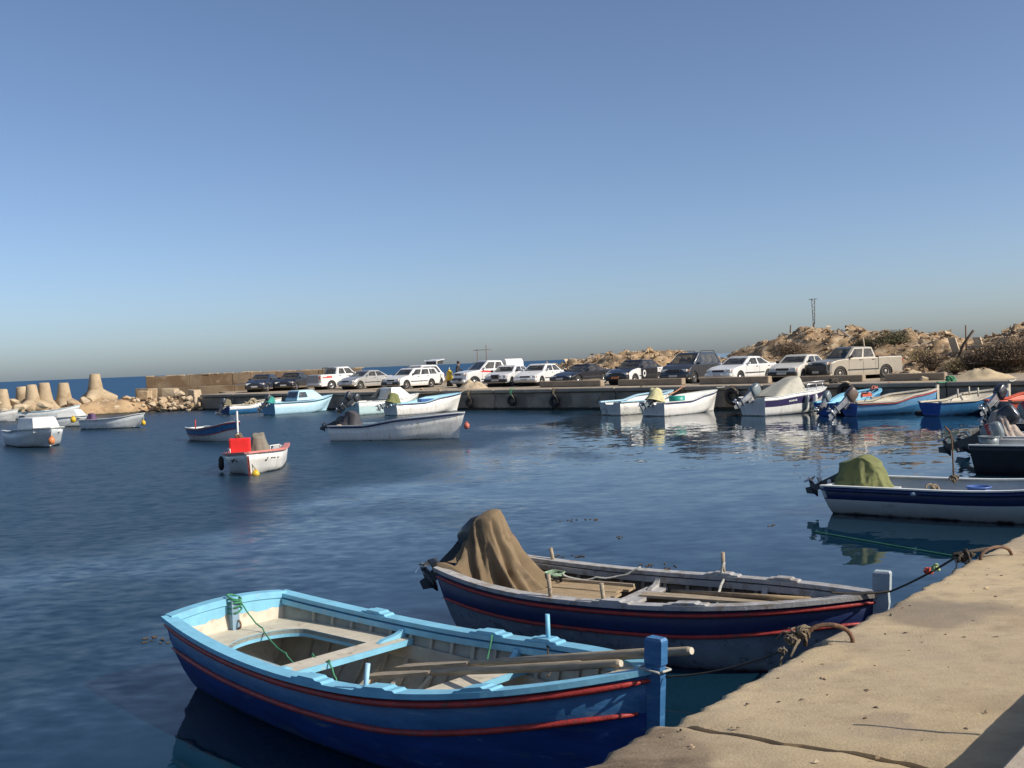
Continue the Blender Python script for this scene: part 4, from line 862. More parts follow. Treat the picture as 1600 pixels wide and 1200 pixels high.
# ---------------------------------------------------------------- small craft out in the harbour and along the far quay
def swoop(lo, hi, a=.35, b=.62, tip=.12):   # sheer that runs low aft and sweeps up to a raised bow
    return lambda u: lo+(hi-lo)*sm(a, b, u)*.62+(hi-lo)*.38*sm(b*.8, 1, u)+tip*max(0, u-.8)
def skiff(label, st, d, L, B, lo, hi, hullm, inm, rimm, stripe=None, group='small boats moored in the harbour', mode='chine', bands=(), tmat=None, extra=None, motor=None, bt=.9, um=.42, pp=2.6, rake=.5, seats=(.25, .55), a=.35, b=.62, name='skiff', sr=-.12, tcut=.1, heel=0, trim=0, rim=(.03, .06, .03), th=.05):
    r, L = boat_root(name, label, (st.x, st.y), (st.x+d.x*L, st.y+d.y*L), group, heel=heel, trim=trim)
    h = Hull(L, B, bt, um, pp, draft=.2, rake=rake, srake=sr, mode=mode, sheer=swoop(lo, hi, a, b), th=th)
    make_hull(r, h, [hullm, inm, rimm]+(list(extra) if extra else []), list(bands), nu=26, tmat=tmat or hullm, tcut=tcut)
    for sd_ in (-1, 1):
        rail(r, h, rimm, 'gunwale', *rim, side=sd_, nu=26)
        if stripe: strake(r, h, stripe, .955, .028, sd_)
    for u in seats: cross_plank(r, h, inm, u*L, lo*.62, .28, .04, 'thwart')
    m = MB(); zf = .05; rg = [[Vector((u*L, -h.iy(u, zf), zf)), Vector((u*L, h.iy(u, zf), zf))] for u in [i/12*.92 for i in range(13)]]; m.loft(rg, 0, False, False, closed=False); m.build('floor', inm, r)
    if motor: outboard(r, -.04, motor.get('y', 0), lo-.03, motor.get('tilt', 58), motor.get('cm'), motor.get('lm'), motor.get('k', 1.0), band=motor.get('band'))
    return r, h, L
def motor_cover(r, lo, mat, label, k=1.0, y=0, x=0, seed=3):
    k *= 1.15; x += .16
    f = lambda a, b, c: W(r, (x+a*k, y+b*k, lo+c*k))
    drape('canvas_cover', label, mat, [f(.42, -.22, -.05), f(.42, .22, -.05), f(.1, .3, 0), f(-.25, .2, .1), f(-.28, -.2, .1), f(.1, -.3, 0)], [f(.28, -.12, .36), f(.28, .12, .36), f(.05, .14, .46), f(-.1, .05, .4), f(-.1, -.08, .4), f(.05, -.14, .46)], .025, 6, seed, .6, 12, 36, flat=.05, crumple=.012)
def buoy(c, r, mat, label, name='mooring_buoy', lines=None):
    t = thing(name, label, 'buoy', c); m = MB(); m.loft([[Vector((r*math.sin(p)*math.cos(a*.524), r*math.sin(p)*math.sin(a*.524), r*1.15-r*1.15*math.cos(p))) for a in range(12)] for p in [.05+i*(3.04/8) for i in range(9)]], 0, True, True); m.build('float', mat, t)
    m = MB(); m.tube([(0, 0, r*2.2), (0, 0, r*2.6)], r*.3, 6); m.build('eye', mat, t)
    if lines:
        m = MB(); m.tube([Vector((0, 0, r*2.4)), Vector(lines)-Vector(c)], .015, 5); m.build('line', rope_w, t)
yel = mt('yellow_plastic', (.6, .38, .02), .4, .1); orf = mt('orange_plastic', (.6, .2, .07), .45, .1)

# white skiff in the middle
def seg(pa, pb, z=0): a, b = P(*pa, z), P(*pb, z); d = Vector((b.x-a.x, b.y-a.y)); L = d.length; return a, d/L, L
a_, d_, L_ = seg((527, 687), (706, 688))
d_ = Vector((.93, -.36)).normalized()
r, h, L = skiff('long white skiff with dark rubbing line and raised bow, alone in mid harbour', a_, d_, L_+.05, .78, .56, .92, white_hull, aqua_in, white_in, navy, None, motor=dict(tilt=72, k=0.82), rake=.35, a=.25, b=.6, tcut=.08)
motor_cover(r, .55, mt('black_sheet', (.05, .045, .05), .8, .15), 'dark sheet over the motor of the long white skiff in mid harbour', 1.05, x=.42)
m = MB(); q = W(r, (.35, -.25, .5)); m.box(q, (.4, .3, .22), .4, bev=.04); tag(m.build('wooden_box', wood), 'brown box in the stern of the long white skiff', 'box')
q = W(r, (L+.06, 0, .45)); buoy(q-Vector((0, 0, .12)), .11, mt('faded_red_float', (.5, .13, .09), .5), 'faded red float hanging at the bow of the long white skiff', 'float')

# rowing boat with blue and red bands
q1 = P(372, 690, 0); d_ = Vector((.66, -.75)).normalized(); Lr = 3.9
r, h, L = skiff('white rowing boat with blue band, red lines and tall stem post', Vector((q1.x-d_.x*Lr, q1.y-d_.y*Lr)), d_, Lr, .72, .5, .78, white_hull, white_in, white_in, None, None, 'round', [(.72, .96, 3)], extra=[mid_blue], bt=.6, rake=.15, name='rowing_boat', a=.4, b=.9, tcut=0, seats=(.3, .6, .78))
for sd_ in (-1, 1): strake(r, h, red_paint, .97, .022, sd_); strake(r, h, red_paint, .72, .02, sd_)
m = MB(); m.loft([[Vector((L+dx_, dy, z)) for dx_, dy in ((-.04, -.035), (.04, -.03), (.04, .03), (-.04, .035))] for z in (-.1, 1.22)], 0, False, True); m.build('stem_post', white_in, r)
pin(r, .5, -.2, .5, .35, red_paint, .03, name='stern_post'); m = MB(); m.box((2.2, .0, .2), (.7, .5, .3), .2, bev=.05); m.build('fuel_box', aqua_in, r)

# red rimmed boat, bow towards the quay of the photo
q1 = P(390.5, 743, 0); d_ = Vector((.13, -.99)).normalized(); Lr = 4.4
r, h, L = skiff('small white boat with faded red rim and bright red box, bow towards us', Vector((q1.x-d_.x*(Lr-.3), q1.y-d_.y*(Lr-.3))), d_, Lr, .8, .47, .58, white_hull, white_in, pink_rim, None, None, motor=None, pp=2.1, um=.6, rake=.35, a=.3, b=.8, tcut=.1, rim=(.06, .1, .05), heel=2.5, th=.07)
m = MB(); rg = [[Vector((u*L, -h.b(u)+.03, h.s_(u)+.012)), Vector((u*L, h.b(u)-.03, h.s_(u)+.012))] for u in (.66, .75, .84, .92, .97)]; m.loft(rg, 0, False, False, closed=False); m.build('fore_deck', pink_rim, r)
for sd_ in (-1, 1):
    m = MB(); pts = [Vector((u*L, sd_*(h.b(u)-.08), h.s_(u)+.03)) for u in (.62, .62, .8, .8)]; pts[1].z += .12; pts[2].z += .12; m.tube(pts, .014, 6); m.build('grab_rail', white_in, r)
    m = MB()
    if sd_ < 0:                       # painted marks on the bow
        for (a0, b0), (a1, b1) in (((.80, .72), (.86, .82)), ((.86, .82), (.88, .7)), ((.84, .76), (.8, .8))): m.tube([h.pt(a0, b0, sd_)+Vector((0, sd_*.012, 0)), h.pt(a1, b1, sd_)+Vector((0, sd_*.012, 0))], .014, 5)
    else:
        for (a0, b0), (a1, b1) in (((.84, .66), (.835, .8)), ((.84, .66), (.85, .7)), ((.8, .77), (.78, .77)), ((.77, .77), (.75, .77)), ((.72, .77), (.7, .775))): m.tube([h.pt(a0, b0, sd_)+Vector((0, sd_*.012, 0)), h.pt(a1, b1, sd_)+Vector((0, sd_*.012, 0))], .012, 5)
    m.build('painted_mark', black_rub, r)
m = MB(); m.loft([[h.pt(.995, v, 1)+Vector((.02, .03, 0)), h.pt(.995, v, 1)+Vector((.02, -.03, 0))] for v in (0, .3, .6, .9)], 0, False, False, closed=False); m.build('stem_band', red_paint, r)
bx = thing('red_box', 'bright red plastic box standing on the fore deck of the red rimmed boat', 'box', W(r, (3.05, -.33, .52)), math.atan2(d_.y, d_.x)+.05)
m = MB(); m.box((0, 0, .22), (.36, .56, .44), bev=.02); m.build('box_body', signal_red, bx)
m = MB(); m.box((.184, 0, .22), (.012, .48, .36), bev=.004); m.build('box_panel', signal_red, bx)
m = MB(); knot(m, W(r, (3.0, -.35, 1.02)), .1, .012, 11, 12); tag(m.build('rope_bundle', rope_m), 'rope heap on top of the bright red box', 'rope')
motor_cover(r, .52, mt('grey_sheet', (.2, .18, .14), .85, .15), 'grey brown cover behind the red box in the red rimmed boat', .95, y=.12, x=2.1)
m = MB(); m.loft([[Vector((math.cos(a*.785)*rr_, math.sin(a*.785)*rr_, z)) for a in range(8)] for z, rr_ in ((0, .03), (-.08, .075), (-.32, .08), (-.4, .03))], 0, True, True); tag(m.build('fender', black_rub, None, W(r, (2.6, -.92, .48))), 'dark fender hanging off the side of the red rimmed boat', 'fender')
q = P(400, 742, 0); buoy((q.x, q.y, -.1), .1, yel, 'yellow float in the water at the bow of the red rimmed boat', 'mooring_buoy', W(r, (L-.15, 0, .5)))

# boats at the left edge
def cabin_box(r, x0, x1, wf, wr, z0_, z1_, mat, slope=.35, win=None, name='cabin', rs=.1):
    m = MB(); lo = [(x0, -wr), (x1, -wf), (x1, wf), (x0, wr)]; hi = [(x0+rs, -wr*.86), (x1-slope, -wf*.8), (x1-slope, wf*.8), (x0+rs, wr*.86)]
    m.loft([[Vector((x, y, z0_)) for x, y in lo], [Vector((lerp(x, X, .93), lerp(y, Y, .93), lerp(z0_, z1_, .93))) for (x, y), (X, Y) in zip(lo, hi)], [Vector((lerp(x, (x0+x1)/2, .06), y*.95, z1_)) for x, y in hi]], 0, False, True)
    c = m.build(name, mat, r)
    if win:
        gl = mt('smoked_pane', (.05, .055, .06), .12, .1, coat=.3)
        for sd_ in (-1, 1):
            m = MB(); P0, P1, P2, P3 = Vector((x0, sd_*wr, z0_)), Vector((x1, sd_*wf, z0_)), Vector((x1-slope, sd_*wf*.8, z1_)), Vector((x0+rs, sd_*wr*.86, z1_))
            def bl(s_, t_): return P0.lerp(P1, s_).lerp(P3.lerp(P2, s_), t_)+Vector((0, sd_*.012, .0))
            m.add([bl(win[0], .3), bl(win[1], .3), bl(win[1], .82), bl(win[0], .82)], [(0, 1, 2, 3)]); m.build('window', gl, c)
        m = MB(); w0 = wr*.8; m.add([(x0-.006, -w0, lerp(z0_, z1_, .3)), (x0-.006, w0, lerp(z0_, z1_, .3)), (x0+rs*.8-.006, w0*.92, lerp(z0_, z1_, .85)), (x0+rs*.8-.006, -w0*.92, lerp(z0_, z1_, .85))], [(0, 1, 2, 3)]); m.build('window', gl, c)
    return c
q1 = P(78, 699, 0); d_ = Vector((.62, -.78)).normalized(); Lr = 4.6
r, h, L = skiff('white cabin boat with boxy white cuddy at the left edge of the photo', Vector((q1.x-d_.x*(Lr-.4), q1.y-d_.y*(Lr-.4))), d_, Lr, .95, .62, .78, grey_hull, white_in, white_hull, None, None, motor=dict(tilt=30), pp=2.4, um=.5, rake=.55, rim=(.05, .12, .04), name='cabin_boat')
cabin_box(r, 2.2, 4.0, .55, .78, .62, 1.22, white_in, .5)
q = W(r, (L-.12, .0, .42)); buoy(q-Vector((0, 0, .3)), .14, orf, 'orange float hanging at the bow of the cabin boat by the left edge', 'float', W(r, (L-.2, 0, .85)))
q1 = P(76, 667, 0); d_ = Vector((.97, -.2)).normalized()
r, h, L = skiff('white cabin boat with a low white cuddy moored behind the left edge boat', Vector((q1.x-1.0, q1.y)), d_, 3.9, .8, .48, .6, grey_hull, white_in, white_in, None, None, pp=2.4, rake=.5, name='cabin_boat', rim=(.05, .1, .04))
cabin_box(r, 2.1, 3.45, .42, .62, .5, .98, white_in, .4)
q = W(r, (3.4, -.95, .0)); buoy((q.x, q.y, .25), .16, yel, 'yellow float hanging on the bow of the low cuddy boat', 'float', W(r, (3.5, -.3, .6)))
q1 = P(136, 670, 0); d_ = Vector((.95, -.3)).normalized()
r, h, L = skiff('plain grey white skiff with purple motor cover near the tetrapods', q1, d_, 3.75, .72, .5, .74, grey_hull, pale_blue, white_in, None, None, rake=.45, rim=(.04, .08, .03), a=.3, b=.9)
motor_cover(r, .42, mt('purple_sheet', (.1, .05, .11), .7, .1), 'purple cover on the motor of the grey white skiff', .8, x=.1)
q = W(r, (L-.02, -.1, .0)); buoy((q.x, q.y, .12), .12, yel, 'yellow float at the bow of the grey white skiff', 'float', W(r, (L-.05, 0, .6)))
q1 = P(28, 655, 0); d_ = Vector((.98, .1)).normalized()
r, h, L = skiff('faded pale blue open boat by the rocks below the tetrapods', q1, d_, 4.4, .75, .5, .8, grey_hull, pale_blue, pale_blue, None, None, rake=.4, a=.4, b=.95, seats=(.3, .6))
q = W(r, (2.2, -.2, .45)); m = MB(); m.box(q, (.5, .4, .25), .3, bev=.05); tag(m.build('white_box', white_in), 'white box in the faded pale blue boat by the rocks', 'box')
q1 = P(-30, 660, 0)
skiff('white boat nearly outside the left edge below the tetrapods', q1, Vector((.9, -.3)).normalized(), 3.3, .7, .5, .8, white_hull, white_in, white_in, None, None, rake=.4)

# ---- moored bow to the far quay
def qboat(xs, T, xb, L):
    s, _ = atT(xs, 640, T); st = HF(s, T, 0); best = None
    for k in range(-90, 50):
        a = math.atan2(E2.y, E2.x)+R(k*.5); d = Vector((math.cos(a), math.sin(a))); q = Vector((st.x+d.x*L, st.y+d.y*L, .9))-CAM; px = 800+F*q.dot(cr)/q.dot(cf)
        if best is None or abs(px-xb) < best[0]: best = (abs(px-xb), d)
    return st, best[1], L
GQ = 'boats moored bow to the far quay'
st, d, L = qboat(350, -5.0, 440, 4.3)
rA, h, L = skiff('blue and white wooden boat at the left end of the far quay', st, d, L, .78, .55, .85, sea_blue, cream, cream, None, GQ, 'round', [(.78, 1, 3)], extra=[white_hull], rake=.2, tmat=mt('deep_blue_transom', (.02, .06, .2), .5), motor=dict(tilt=30, k=0.90), rim=(.05, .2, .04), name='moored_boat')
motor_cover(rA, .6, mt('khaki_sheet', (.15, .13, .08), .85, .15), 'khaki cover on the motor of the leftmost blue and white boat', .8)
q = W(rA, (2.0, -.1, .6)); m = MB(); knot(m, q, .4, .06, 21, 9); tag(m.build('net_heap', mt('fishing_net', (.3, .25, .17), .95, .2)), 'heap of brown fishing net in the leftmost blue and white boat', 'net')
st, d, L = qboat(418, -5.4, 520, 4.9)
rB, h, L = skiff('pale blue cabin boat with smoked windows at the far quay', st, d, L, .88, .75, 1.0, pale_blue, pale_blue, pale_blue, mt('dark_teal_line', (.03, .1, .13), .4), GQ, motor=dict(tilt=45, k=0.98), rake=.7, name='cabin_boat', tmat=mt('blue_transom', (.16, .34, .48), .4), a=.5, b=.95)
cabin_box(rB, 1.7, 4.1, .35, .68, .82, 1.45, pale_blue, .9, (.05, .42), rs=.25)
motor_cover(rB, .72, canvas_t, 'teal cover on the motor of the pale blue cabin boat', .85)
st, d, L = qboat(548, -5.4, 655, 5.0)
rC, h, L = skiff('white and aqua cabin boat with raked windscreen at the far quay', st, d, L, .9, .75, 1.0, mt('aqua_gelcoat', (.5, .66, .66), .35, .07, z0=0, cz=(.1, .1, .08)), white_in, white_in, None, GQ, motor=dict(tilt=40, k=1.07, y=.3), rake=.7, name='cabin_boat', bands=[(.8, 1, 3)], extra=[white_hull], a=.5, b=.95)
outboard(rC, -.05, -.32, .72, 62, cowl_blk, cowl_blk, 1.0)
cabin_box(rC, 2.4, 4.3, .35, .66, .82, 1.5, white_in, .9); m = MB(); m.add([(1.75, -.6, .9), (2.45, -.62, .95), (2.55, -.5, 1.45), (2.35, -.5, 1.45)], [(0, 1, 2, 3)]); m.add([(1.75, .6, .9), (2.45, .62, .95), (2.55, .5, 1.45), (2.35, .5, 1.45)], [(0, 1, 2, 3)]); m.build('windscreen', mt('smoked_pane', (.05, .055, .06), .12), rC)
st, d, L = qboat(608, -5.4, 721, 5.0)
rD, h, L = skiff('white skiff with aqua inside and olive motor cover in front of the aqua cabin boat', st, d, L, .84, .64, 1.0, white_hull, aqua_in, aqua_in, navy, GQ, motor=dict(tilt=62, k=0.98, lm=cowl_grey), rake=.45, name='moored_boat')
motor_cover(rD, .66, canvas_g, 'olive cover on the motor of the white skiff with aqua inside', 1.15)
m = MB(); m.box(W(rD, (2.4, -.1, .72)), (.9, .5, .2), .5, bev=.05); tag(m.build('blue_crate', mt('blue_plastic2', (.05, .12, .3), .4)), 'blue crate in the white skiff with aqua inside', 'crate')
st, d, L = qboat(952, -4.6, 1052, 4.3)
rE, h, L = skiff('open boat with pale blue rim left of the straw covered motor', st, d, L, .84, .62, .95, mt('patchy_white', (.58, .57, .52), .5, .12, 4, c2=(.3, .3, .3), thr=.6, s2=3, z0=0, cz=(.06, .05, .04)), white_in, pale_blue, None, GQ, rake=.4, name='moored_boat', rim=(.06, .14, .05))
st, d, L = qboat(1018, -5.2, 1120, 4.8)
rF, h, L = skiff('white skiff with straw coloured motor cover and dark rubbing line', st, d, L, .84, .62, .95, white_hull, white_in, white_in, navy, GQ, motor=dict(tilt=60, k=0.985, lm=cowl_grey), rake=.4, name='moored_boat')
motor_cover(rF, .66, canvas_y, 'straw coloured cover on the motor of the white skiff', 1.2)
m = MB(); m.tube([W(rF, (1.55, -.2, .4)), W(rF, (1.55, -.2, .85))], .38, 16); tag(m.build('green_tub', mt('green_plastic', (.02, .28, .22), .4)), 'green plastic tub in the white skiff with the straw cover', 'tub')
st, d, L = qboat(1174, -4.7, 1292, 4.6)
rG, h, L = skiff('white speedboat with purple stripe, bow rail and grey canvas', st, d, L, .9, .78, 1.0, white_hull, white_in, white_in, None, GQ, 'chine', [(.68, .9, 3)], extra=[purple], motor=dict(tilt=60, k=1.155, cm=cowl_grey, lm=alu), rake=.8, name='speedboat', a=.1, b=.5)
m = MB(); rg = [[Vector((u*L, -h.b(u)+.03, h.s_(u)+.01)), Vector((u*L, 0, h.s_(u)+.08)), Vector((u*L, h.b(u)-.03, h.s_(u)+.01))] for u in (.5, .6, .7, .8, .9, .96)]; m.loft(rg, 0, True, False, closed=False); m.build('fore_deck', white_in, rG)
m = MB(); 
for sd_ in (-1, 1):
    up = [Vector((u*L, sd_*max(h.b(u)-.08, 0), h.s_(u)+.3)) for u in (.55, .7, .85, .97)]; m.tube([Vector((.55*L, sd_*(h.b(.55)-.08), h.s_(.55)))]+up, .018, 6)
    for u in (.7, .85): m.tube([Vector((u*L, sd_*(h.b(u)-.08), h.s_(u))), Vector((u*L, sd_*(h.b(u)-.08), h.s_(u)+.3))], .014, 5)
m.build('bow_rail', alu, rG)
m = MB()
for i in range(6): q = h.pt(.3+.018*i, .8, -1)+Vector((0, -.012, 0)); m.box(q, (.05, .006, .06+.02*(i % 2)))
m.build('lettering', white_in, rG)
f = lambda x, y, z: W(rG, (x, y, z))
drape('canvas_cover', 'grey beige canvas tent over the cockpit of the speedboat', canvas_s, [f(2.7, -.75, .8), f(2.75, .75, .8), f(1.6, .82, .8), f(.75, .75, .82), f(.65, 0, .82), f(.75, -.75, .82), f(1.6, -.84, .8)], [f(2.6, -.3, 1.6), f(2.6, .3, 1.6), f(2.2, .3, 1.52), f(2.1, -.3, 1.5)], .03, 5, 3, 1.0, 16, 48, flat=.02)
for i, (x, lb) in enumerate(((1.95, 'white fender hanging near the bow of the speedboat'), (1.45, 'grey fender hanging amidships on the speedboat'))):
    q = W(rG, (x+.9, -.98+.0*i, .7)); m = MB(); m.loft([[Vector((math.cos(a*.785)*rr_, math.sin(a*.785)*rr_, z)) for a in range(8)] for z, rr_ in ((.12, .02), (0, .1), (-.5, .11), (-.62, .03))], 0, True, True); tag(m.build('fender', [white_in, cowl_grey][i], None, q, (.25, .2, 0)), lb, 'fender')
def wooden(label, xs, T, xb, L, lo, hi, mats, motor=None, stern_col=None, **kw):
    st, d, L = qboat(xs, T, xb, L)
    r, h, L = skiff(label, st, d, L, .82, lo, hi, mats[0], mats[1], mats[2], mats[3], GQ, 'round', [(.7, .93, 3)], extra=[mats[4]], rake=.22, tmat=stern_col, motor=motor, name='wooden_boat', bt=.7, rim=(.05, .12, .05), tcut=0, **kw)
    m = MB(); z = h.s_(1); m.loft([[Vector((L+dx_, dy, zz_)) for dx_, dy in ((-.06, -.05), (.06, -.04), (.06, .04), (-.06, .05))] for zz_ in (-.1, z+.2)], 0, False, True); m.build('stem_post', mats[2], r)
    return r, h, L
dkb = mt('dark_royal_transom', (.02, .085, .34), .45, .15)
rH, h, L = wooden('bright blue wooden boat behind the speedboat fenders', 1290, -4.4, 1374, 4.4, .52, .88, (sea_blue, sky_blue, sky_blue, None, sea_blue), dict(tilt=50, k=0.90, lm=alu, cm=cowl_grey), dkb)
m = MB(); knot(m, W(rH, (L-.5, 0, .95)), .16, .03, 31, 6); tag(m.build('rope_bundle', mt('pink_rope', (.5, .16, .12), .8)), 'pinkish rope on the bow of the bright blue wooden boat', 'rope')
rI, h, L = wooden('long blue wooden boat with pale rim and large brown motor', 1325, -4.7, 1465, 4.4, .52, .86, (sea_blue, cream, cream, red_paint, mt('chalk_blue', (.14, .32, .52), .5)), dict(tilt=52, k=1.15, lm=alu, cm=mt('brown_cowl', (.12, .08, .06), .3, coat=.3)), dkb)
q = W(rI, (2.2, .0, .7)); m = MB(); m.box(q, (2.2, .12, .05), math.atan2(rI.rotation_euler[2], 1)*0+rI.rotation_euler[2]); tag(m.build('plank', wood), 'pale plank lying in the long blue wooden boat', 'plank')
m = MB(); m.box(W(rI, (1.0, .15, .8)), (.5, .12, .1), .4); m.box(W(rI, (1.1, .3, .86)), (.14, .4, .1), .4); tag(m.build('orange_bracket', orange), 'orange painted piece lying astern in the long blue wooden boat', 'bracket')
rJ, h, L = wooden('blue wooden boat with a cream rim and bright blue transom near the right edge', 1452, -4.5, 1576, 4.2, .52, .84, (sea_blue, cream, cream, None, sea_blue), None, dkb)
for i, (x, y) in enumerate(((.9, -.55), (1.9, -.6), (2.6, .5))): pin(rJ, x, y, .72, .3, cream, .03)
rK, h, L = wooden('orange red boat with a dark motor at the right edge of the far quay', 1558, -4.2, 1668, 4.2, .55, .8, (white_hull, orange, orange, black_rub, orange), dict(tilt=55, k=1.15, lm=alu, cm=cowl_blk), cowl_grey)
tb_ = MB(); q = P(1444, 646, 0)
for i in range(17): pass
tb_.tube([Vector((.27*math.cos(a*.3927), .27*math.sin(a*.3927), 0)) for a in range(17)], .1, 8); tag(tb_.build('floating_tyre', rubber, None, (q.x, q.y, .02)), 'black tyre floating by the blue transom near the right edge', 'tyre')

# ---- tyres and mooring lines on the far quay
td = MB(); td.tube([Vector((.24*math.cos(a*.2618), 0, .24*math.sin(a*.2618))) for a in range(25)], .1, 10)
tdd = td.data('tyre_fender', rubber)
def tyre(px, py, k, label, rm=rope_m):
    s, z = atT(px, py, -.22); t = thing('tyre_fender', label, 'tyre', HF(s, -.22, z), ang+.0, 'tyre fenders on the far quay wall'); o = obj('tyre', tdd, t); o.scale = (k, k, k)
    m = MB(); zt = QZ-z+.05; m.tube([(-.03, 0, .2*k), (-.08, -.05, zt*.6), (-.1, 0, zt), (-.05, .3, zt+.0)], .022, 6); m.tube([(.05, 0, .2*k), (.0, -.06, zt*.7), (.02, 0, zt), (0, .3, zt)], .022, 6); m.build('hanging_rope', rm, t)
    m = MB(); m.tube([(.0, -.06, .33*k), (.12*k, -.08, .3*k), (.26*k, -.08, .12*k), (.28*k, -.08, -.1)], .03, 6); m.build('rope_end', rope_m, t)
tyre(733, 629, .95, 'leftmost tyre fender hanging on the quay wall below the rubble heap'); tyre(799, 626, .95, 'tyre fender on a green rope below the white saloons', rope_g); tyre(866, 627, 1.0, 'tyre fender on the quay wall below the black coupe')
tyre(1144, 619, 1.25, 'large black tyre fender left of the speedboat'); tyre(1322, 612, 1.25, 'large tyre fender behind the motors of the blue boats')
def qrope(pts, label, mat=rope_m, r=.025, sag=.05):
    rope('mooring_rope', label, pts, r, mat, sag, 12, group=None)
def top(px, t=.15):
    s, _ = atT(px, 605, t); return HF(s, t, QZ+.05)
def bowpt(r, L, z=1.0): return W(r, (L, 0, z))
qrope([W(rC, (4.7, 0, 1.0)), top(700)], 'mooring line from the aqua cabin boat up to the quay'); qrope([W(rD, (4.9, 0, 1.1)), top(728)], 'mooring line from the white skiff with aqua inside')
qrope([top(943), top(936, -.25)+Vector((0, 0, -.5)), P(925, 638, .05)], 'slack rope hanging down the quay wall left of the pale blue rimmed boat', rope_m, .03); qrope([W(rE, (4.1, 0, .95)), top(1000)], 'mooring line from the pale blue rimmed boat')
qrope([W(rF, (1.8, .5, .9)), top(1068)], 'reddish mooring line over the white skiff with the straw cover', mt('rust_rope', (.35, .16, .08), .9), .035); qrope([W(rF, (4.75, 0, 1.1)), top(1142)], 'pale mooring line from the white skiff bow to the quay', rope_w)
qrope([W(rG, (4.5, 0, 1.2)), top(1300)], 'mooring line from the speedboat bow', rope_m); qrope([W(rH, (4.4, 0, 1.1)), top(1390)], 'mooring line from the bright blue wooden boat', mt('pink_rope', (.5, .16, .12), .8))
qrope([W(rI, (4.4, 0, 1.2)), top(1482)], 'green mooring line from the long blue wooden boat', rope_g); qrope([W(rJ, (4.2, 0, 1.2)), top(1587)], 'mooring line from the blue boat with bright blue transom', rope_w)
qrope([W(rJ, (.5, -.7, .7)), P(1467, 650, 0)], 'rope dropping into the water beside the blue transom', rope_w, .02, 0); qrope([W(rI, (.4, -.65, .7)), P(1331, 650, 0)], 'rope dropping into the water beside the long blue boat', rope_w, .02, 0)
m = MB(); knot(m, top(1484), .22, .04, 41, 7); tag(m.build('rope_bundle', rope_g), 'green rope bundle tied on the far quay edge', 'rope'); m = MB(); knot(m, top(1302), .2, .05, 42, 7); tag(m.build('rope_bundle', rope_d), 'dark rope bundle tied on the far quay edge beside the speedboat', 'rope')
for i, x in enumerate((374, 1010)):
    rope('hanging_rope', ['short rope loop on the quay wall above the leftmost boats', 'short rope loop on the quay wall above the pale blue rimmed boat'][i], [top(x), top(x, -.15)+Vector((0, 0, -.35)), top(x+7, -.15)+Vector((0, 0, -.55))], .035, rope_m, .02, 8)
qrope([P(1295, 649, .0), W(rH, (.2, -.6, .6))], 'slack line beside the bright blue boat', rope_w, .018, 0)

# ---- mooring rings and lines of the two near boats
def ring(A, B, hgt, label):
    A, B = Vector(A), Vector(B); m = MB(); pts = []
    for i in range(15):
        a = i/14*math.pi; q = A.lerp(B, (1-math.cos(a))/2); q.z = QZ-.02+hgt*math.sin(a)**.7; pts.append(q)
    m.tube(pts, .0125, 8); tag(m.build('mooring_ring', iron), label, 'ring', 'iron mooring rings on the near quay')
ring((1.8, 5.72, 0), (1.55, 5.76, 0), .115, 'rusty iron mooring hoop on the quay edge between the two near boats')
ring((3.69, 7.88, 0), (3.4, 7.76, 0), .1, 'rusty iron mooring hoop farther along the near quay edge')
m = MB(); knot(m, (1.54, 5.78, 1.195), .042, .006, 1, 18); knot(m, (1.48, 5.75, 1.17), .034, .005, 5, 12); knot(m, (1.41, 5.7, 1.125), .022, .005, 6, 8); m.tube([(1.42, 5.7, 1.14), (1.39, 5.69, 1.05), (1.39, 5.68, .9)], .006, 5); m.tube([(1.5, 5.77, 1.2), (1.44, 5.8, 1.2), (1.41, 5.83, 1.15)], .006, 5); m.tube([(1.55, 5.8, 1.17), (1.5, 5.72, 1.165), (1.44, 5.66, 1.1)], .008, 5); tag(m.build('rope_knot', rope_m), 'frayed rope knot tied on the nearer mooring hoop', 'rope')
m = MB(); knot(m, (3.27, 7.78, 1.17), .05, .008, 7, 14); knot(m, (3.32, 7.77, 1.19), .04, .008, 9, 8); m.tube([(3.2, 7.76, 1.2), (3.36, 7.8, 1.21), (3.5, 7.83, 1.22)], .014, 6); tag(m.build('rope_knot', rope_d), 'dark rope knot tied on the farther mooring hoop', 'rope')
rope('mooring_rope', 'thin dark mooring line from the blue rowing boat to the nearer hoop', [W(r1, (L1+.08, 0, .86)), (1.4, 5.7, 1.12)], .0055, rope_d, .03)
mid = P(1455, 903, 1.05)
rope('mooring_rope', 'dark mooring line from the grey fishing boat to the farther hoop', [W(r2, (L2-.35, -.2, .72)), W(r2, (L2+.1, -.05, .74)), (3.24, 7.78, 1.18)], .009, rope_d, .015)
a_, b_ = W(r2, (L2+.1, -.05, .74)), Vector((3.24, 7.78, 1.18)); q = a_.lerp(b_, .6)
m = MB(); knot(m, q, .03, .009, 3, 5); tag(m.build('rag_knot', mt('red_rag', (.5, .08, .05), .9)), 'red rag tied round the mooring line of the grey fishing boat', 'rag'); m = MB(); knot(m, a_.lerp(b_, .68), .03, .009, 8, 5); tag(m.build('rag_knot', mt('green_rag', (.35, .45, .2), .9)), 'pale green rag tied beside the red one on the mooring line', 'rag')
q1, q2 = P(1272, 832, .0), P(1500, 872, 0)
rope('mooring_rope', 'thin pale line lying on the water from the white boat with blue band', [(q1.x, q1.y, .015), ((q1.x+q2.x)/2, (q1.y+q2.y)/2, .012), (q2.x, q2.y, .015)], .008, rope_g, 0)
wd = MB(); rr_ = random.Random(5)
